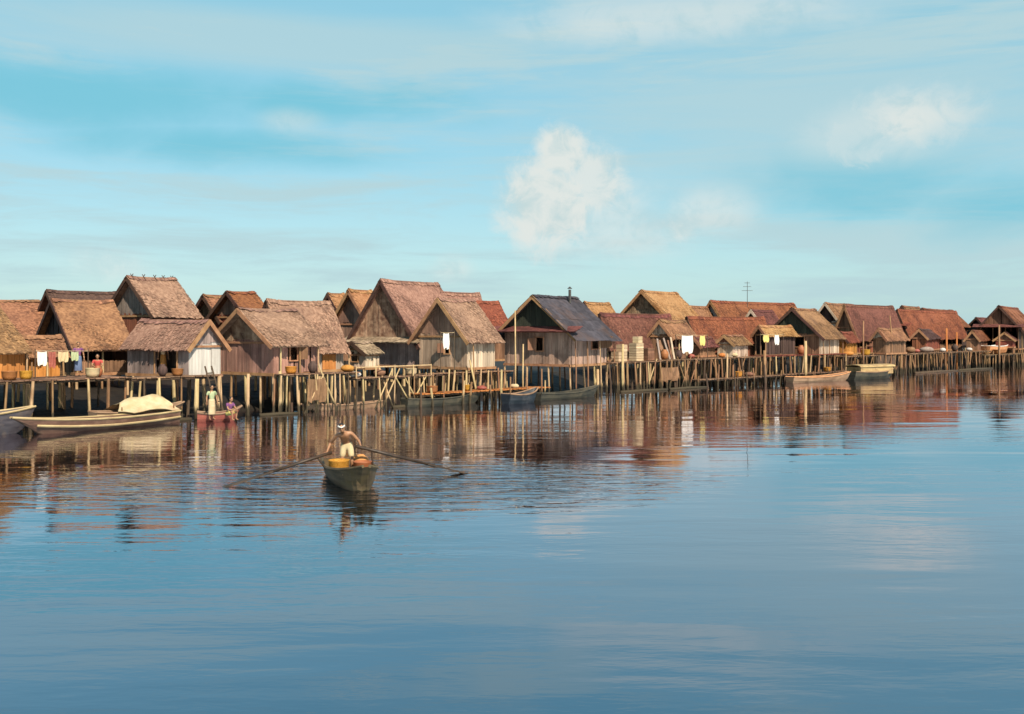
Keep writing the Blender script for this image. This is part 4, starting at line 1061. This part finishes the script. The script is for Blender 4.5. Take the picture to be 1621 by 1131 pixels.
# wake round the sampan
sx = N(nt, 'ShaderNodeSeparateXYZ'); L(ge.outputs['Position'], sx.inputs[0])
wc = O0 + fw0 * 1.7
ddx = mth('SUBTRACT', sx.outputs[0], wc.x); ddy = mth('SUBTRACT', sx.outputs[1], wc.y)
r = mth('SQRT', mth('ADD', mth('MULTIPLY', mth('MULTIPLY', ddx, ddx), .30), mth('MULTIPLY', ddy, ddy)))
wmask = N(nt, 'ShaderNodeMapRange', interpolation_type='SMOOTHSTEP'); wmask.inputs['From Min'].default_value = 6.5; wmask.inputs['From Max'].default_value = .8; L(r, wmask.inputs['Value'])
rings = mth('SINE', mth('MULTIPLY_ADD', r, 7.5, mth('MULTIPLY', mid, 9)))
hgt = mth('MULTIPLY_ADD', mth('MULTIPLY', rings, wmask.outputs[0]), .007, hgt)
hgt = mth('MULTIPLY_ADD', mth('MULTIPLY', noise((.8, 3.2), -6, 3, .5), wmask.outputs[0]), .075, hgt)
bp = N(nt, 'ShaderNodeBump'); bp.inputs['Strength'].default_value = 1; bp.inputs['Distance'].default_value = 1.0
L(hgt, bp.inputs['Height']); L(bp.outputs[0], b.inputs['Normal']); L(bp.outputs[0], lw.inputs['Normal'])
plane('water', [(-2500, -400, 0), (2500, -400, 0), (2500, 4000, 0), (-2500, 4000, 0)], wm)
# mud bank under and behind the village, near black as painted shade
mb = MB(); prof = [(.9, -.5), (2.4, 0.0), (4, .45), (6.5, 1.05), (11, 1.3), (40, 1.45), (900, 1.6)]
a0 = P(0, dw(0)) - ROWD * 300; n = 120; vs, fs = [], []
for i in range(n + 1):
    b0 = a0 + ROWD * (i * 1000 / n)
    for o_, z in prof:
        vs.append(b0 + ROWN * (o_ + U(-.35, .35)) + V((0, 0, z + U(-.08, .08))))
m = len(prof)
for i in range(n):
    for j in range(m - 1):
        fs.append((i * m + j, (i + 1) * m + j, (i + 1) * m + j + 1, i * m + j + 1))
mb.add(vs, fs); tag(mb.build('mud_bank', M['mud']), kind='structure')

SUN_EL, SUN_AZ = RAD(42), math.atan2(.47, -.88)     # azimuth measured from +Y towards +X
sd = V((math.sin(SUN_AZ) * math.cos(SUN_EL), math.cos(SUN_AZ) * math.cos(SUN_EL), math.sin(SUN_EL)))
sl = bpy.data.lights.new('sun', 'SUN'); sl.energy = 5.0; sl.angle = RAD(.5); sl.color = (1, .88, .70)
so = bpy.data.objects.new('sun', sl); COL.objects.link(so); so.rotation_euler = (-sd).to_track_quat('-Z', 'Y').to_euler(); so.location = sd * 200

w = bpy.data.worlds.new('World'); S.world = w; w.use_nodes = True
nt = w.node_tree; L = nt.links.new
for n in list(nt.nodes): nt.nodes.remove(n)
out = N(nt, 'ShaderNodeOutputWorld'); bg = N(nt, 'ShaderNodeBackground'); L(bg.outputs[0], out.inputs[0])
STR = .1; bg.inputs['Strength'].default_value = STR; STR *= 2 ** .95     # the sky colours below are written as they should look at the exposure used
sky = N(nt, 'ShaderNodeTexSky', sky_type='NISHITA'); sky.sun_disc = False; sky.sun_elevation = SUN_EL; sky.sun_rotation = SUN_AZ
tc = N(nt, 'ShaderNodeTexCoord'); dirv = tc.outputs['Generated']
sp = N(nt, 'ShaderNodeSeparateXYZ'); L(dirv, sp.inputs[0])
az = mth('ARCTAN2', sp.outputs[0], sp.outputs[1]); el = mth('ARCSINE', sp.outputs[2])
def wnoise(scale, detail=5, rough=.55, dist=0, off=(0, 0, 0)):
    mp = N(nt, 'ShaderNodeMapping'); mp.inputs['Scale'].default_value = scale; mp.inputs['Location'].default_value = off; L(dirv, mp.inputs[0])
    n = N(nt, 'ShaderNodeTexNoise'); n.inputs['Scale'].default_value = 1; n.inputs['Detail'].default_value = detail; n.inputs['Roughness'].default_value = rough; n.inputs['Distortion'].default_value = dist
    L(mp.outputs[0], n.inputs['Vector']); return n.outputs['Fac']
def ramp01(x, a, b_):
    n = N(nt, 'ShaderNodeMapRange', interpolation_type='SMOOTHSTEP'); n.inputs['From Min'].default_value = a; n.inputs['From Max'].default_value = b_
    L(x, n.inputs['Value']); return n.outputs[0]
def mixc(f, a, b_):
    n = N(nt, 'ShaderNodeMix', data_type='RGBA')
    for x, k in ((f, 'Factor'), (a, 'A'), (b_, 'B')):
        if isinstance(x, tuple): n.inputs[k].default_value = (*[c / STR for c in x], 1)
        elif isinstance(x, (int, float)): n.inputs[k].default_value = x
        else: L(x, n.inputs[k])
    return n.outputs['Result']
def angles(px, py):
    v = V(((px - CX) / F, 1, (HY - py) / F)).normalized(); return math.atan2(v.x, v.y), math.asin(v.z)
fine = wnoise((30, 30, 36), 8, .66, .6)
soft = wnoise((9, 9, 16), 5, .55, .3, (3, 1, 0))
streak = wnoise((2.2, 2.2, 17), 6, .58, .5, (1.5, 4, .2))
streak2 = wnoise((5, 5, 46), 7, .66, .7, (7, 2, 1))
def blob(px, py, rx, ry, nz, amt, e0=1.15, e1=.55):
    a_, e_ = angles(px, py)
    dx = mth('DIVIDE', mth('SUBTRACT', az, a_), rx / F); dy = mth('DIVIDE', mth('SUBTRACT', el, e_), ry / F)
    r_ = mth('SQRT', mth('ADD', mth('MULTIPLY', dx, dx), mth('MULTIPLY', dy, dy)))
    r_ = mth('MULTIPLY_ADD', mth('SUBTRACT', nz, .5), -amt, r_)
    return ramp01(r_, e0, e1)
def mx(*a):
    r_ = a[0]
    for x in a[1:]: r_ = mth('MAXIMUM', r_, x)
    return r_
g1 = ramp01(el, 0.0, .20)
base = mixc(g1, (.40, .665, .70), (.26, .605, .70))
base = mixc(ramp01(el, .30, .95), base, (.07, .29, .54))
base = mixc(.25, base, sky.outputs[0])
# turquoise openings
tq = mx(blob(150, 150, 420, 60, soft, 1.4, 1.3, .2), blob(480, 160, 300, 45, soft, 1.4, 1.3, .2), blob(1365, 290, 190, 75, soft, 1.2, 1.3, .2), blob(350, 230, 260, 40, soft, 1.2, 1.3, .2), blob(1580, 330, 160, 60, soft, 1.2, 1.3, .2))
base = mixc(mth('MULTIPLY', tq, .8), base, (.18, .56, .70))
# thin streaky cloud
veil = mth('MULTIPLY', ramp01(mth('ADD', mth('MULTIPLY', streak, .6), mth('MULTIPLY', streak2, .4)), .45, .62), .85)
veil = mx(veil, mth('MULTIPLY', blob(1300, 170, 560, 190, streak2, 1.8, 1.3, .1), .7), mth('MULTIPLY', blob(420, 62, 620, 50, streak, 1.6, 1.25, .3), .65))
veil = mth('MULTIPLY', veil, mth('SUBTRACT', 1, mth('MULTIPLY', tq, .55)))
base = mixc(veil, base, (.48, .665, .705))
# heaped cloud
cm = mx(blob(868, 325, 92, 84, fine, 1.0, 1.2, .5), blob(890, 242, 46, 52, fine, 1.0, 1.2, .5), mth('MULTIPLY', blob(940, 290, 62, 62, fine, 1.2, 1.2, .4), .9), mth('MULTIPLY', blob(950, 345, 130, 80, soft, 1.3, 1.3, .2), .55), mth('MULTIPLY', blob(985, 325, 34, 26, fine, 1.3, 1.3, .1), .6),
        mth('MULTIPLY', blob(985, 370, 120, 45, soft, 1.2, 1.3, .2), .5), mth('MULTIPLY', blob(1440, 190, 95, 50, fine, 1.0, 1.3, .1), .9), mth('MULTIPLY', blob(1390, 215, 120, 50, soft, 1.0, 1.3, .2), .5), mth('MULTIPLY', blob(1355, 225, 60, 40, fine, 1.4), .5), mth('MULTIPLY', blob(1078, 366, 34, 22, fine, 1.2, 1.4, .0), .8),
        mth('MULTIPLY', blob(1120, 335, 90, 40, soft, 1.2, 1.3, .2), .6), mth('MULTIPLY', blob(460, 192, 60, 22, soft, 1.0, 1.4, .0), .4), mth('MULTIPLY', blob(165, 420, 70, 30, soft, 1.2, 1.3, .2), .45),
        mth('MULTIPLY', blob(1080, 30, 300, 40, soft, 1.2, 1.3, .2), .6), mth('MULTIPLY', blob(715, 425, 40, 24, soft, 1.2, 1.3, .2), .5))
cc = mixc(ramp01(mth('MULTIPLY_ADD', mth('SUBTRACT', fine, .5), 1.1, soft), .28, .6), (.56, .70, .71), (.75, .80, .77))
base = mixc(cm, base, cc)
L(base, bg.inputs['Color'])

# ------------------------------------------------------------------ camera
cam = bpy.data.cameras.new('camera'); cam.sensor_fit = 'HORIZONTAL'; cam.sensor_width = 36; cam.lens = 36 * F / 1621
cam.shift_y = -(565.5 - HY) / 1621; cam.clip_end = 9000; cam.clip_start = .1
co = bpy.data.objects.new('camera', cam); COL.objects.link(co); co.location = (0, 0, H); co.rotation_euler = (RAD(90), 0, 0)
S.camera = co
S.view_settings.view_transform = 'Standard'; S.view_settings.look = 'None'; S.view_settings.exposure = .95; S.view_settings.gamma = 1; S.view_settings.use_curve_mapping = False
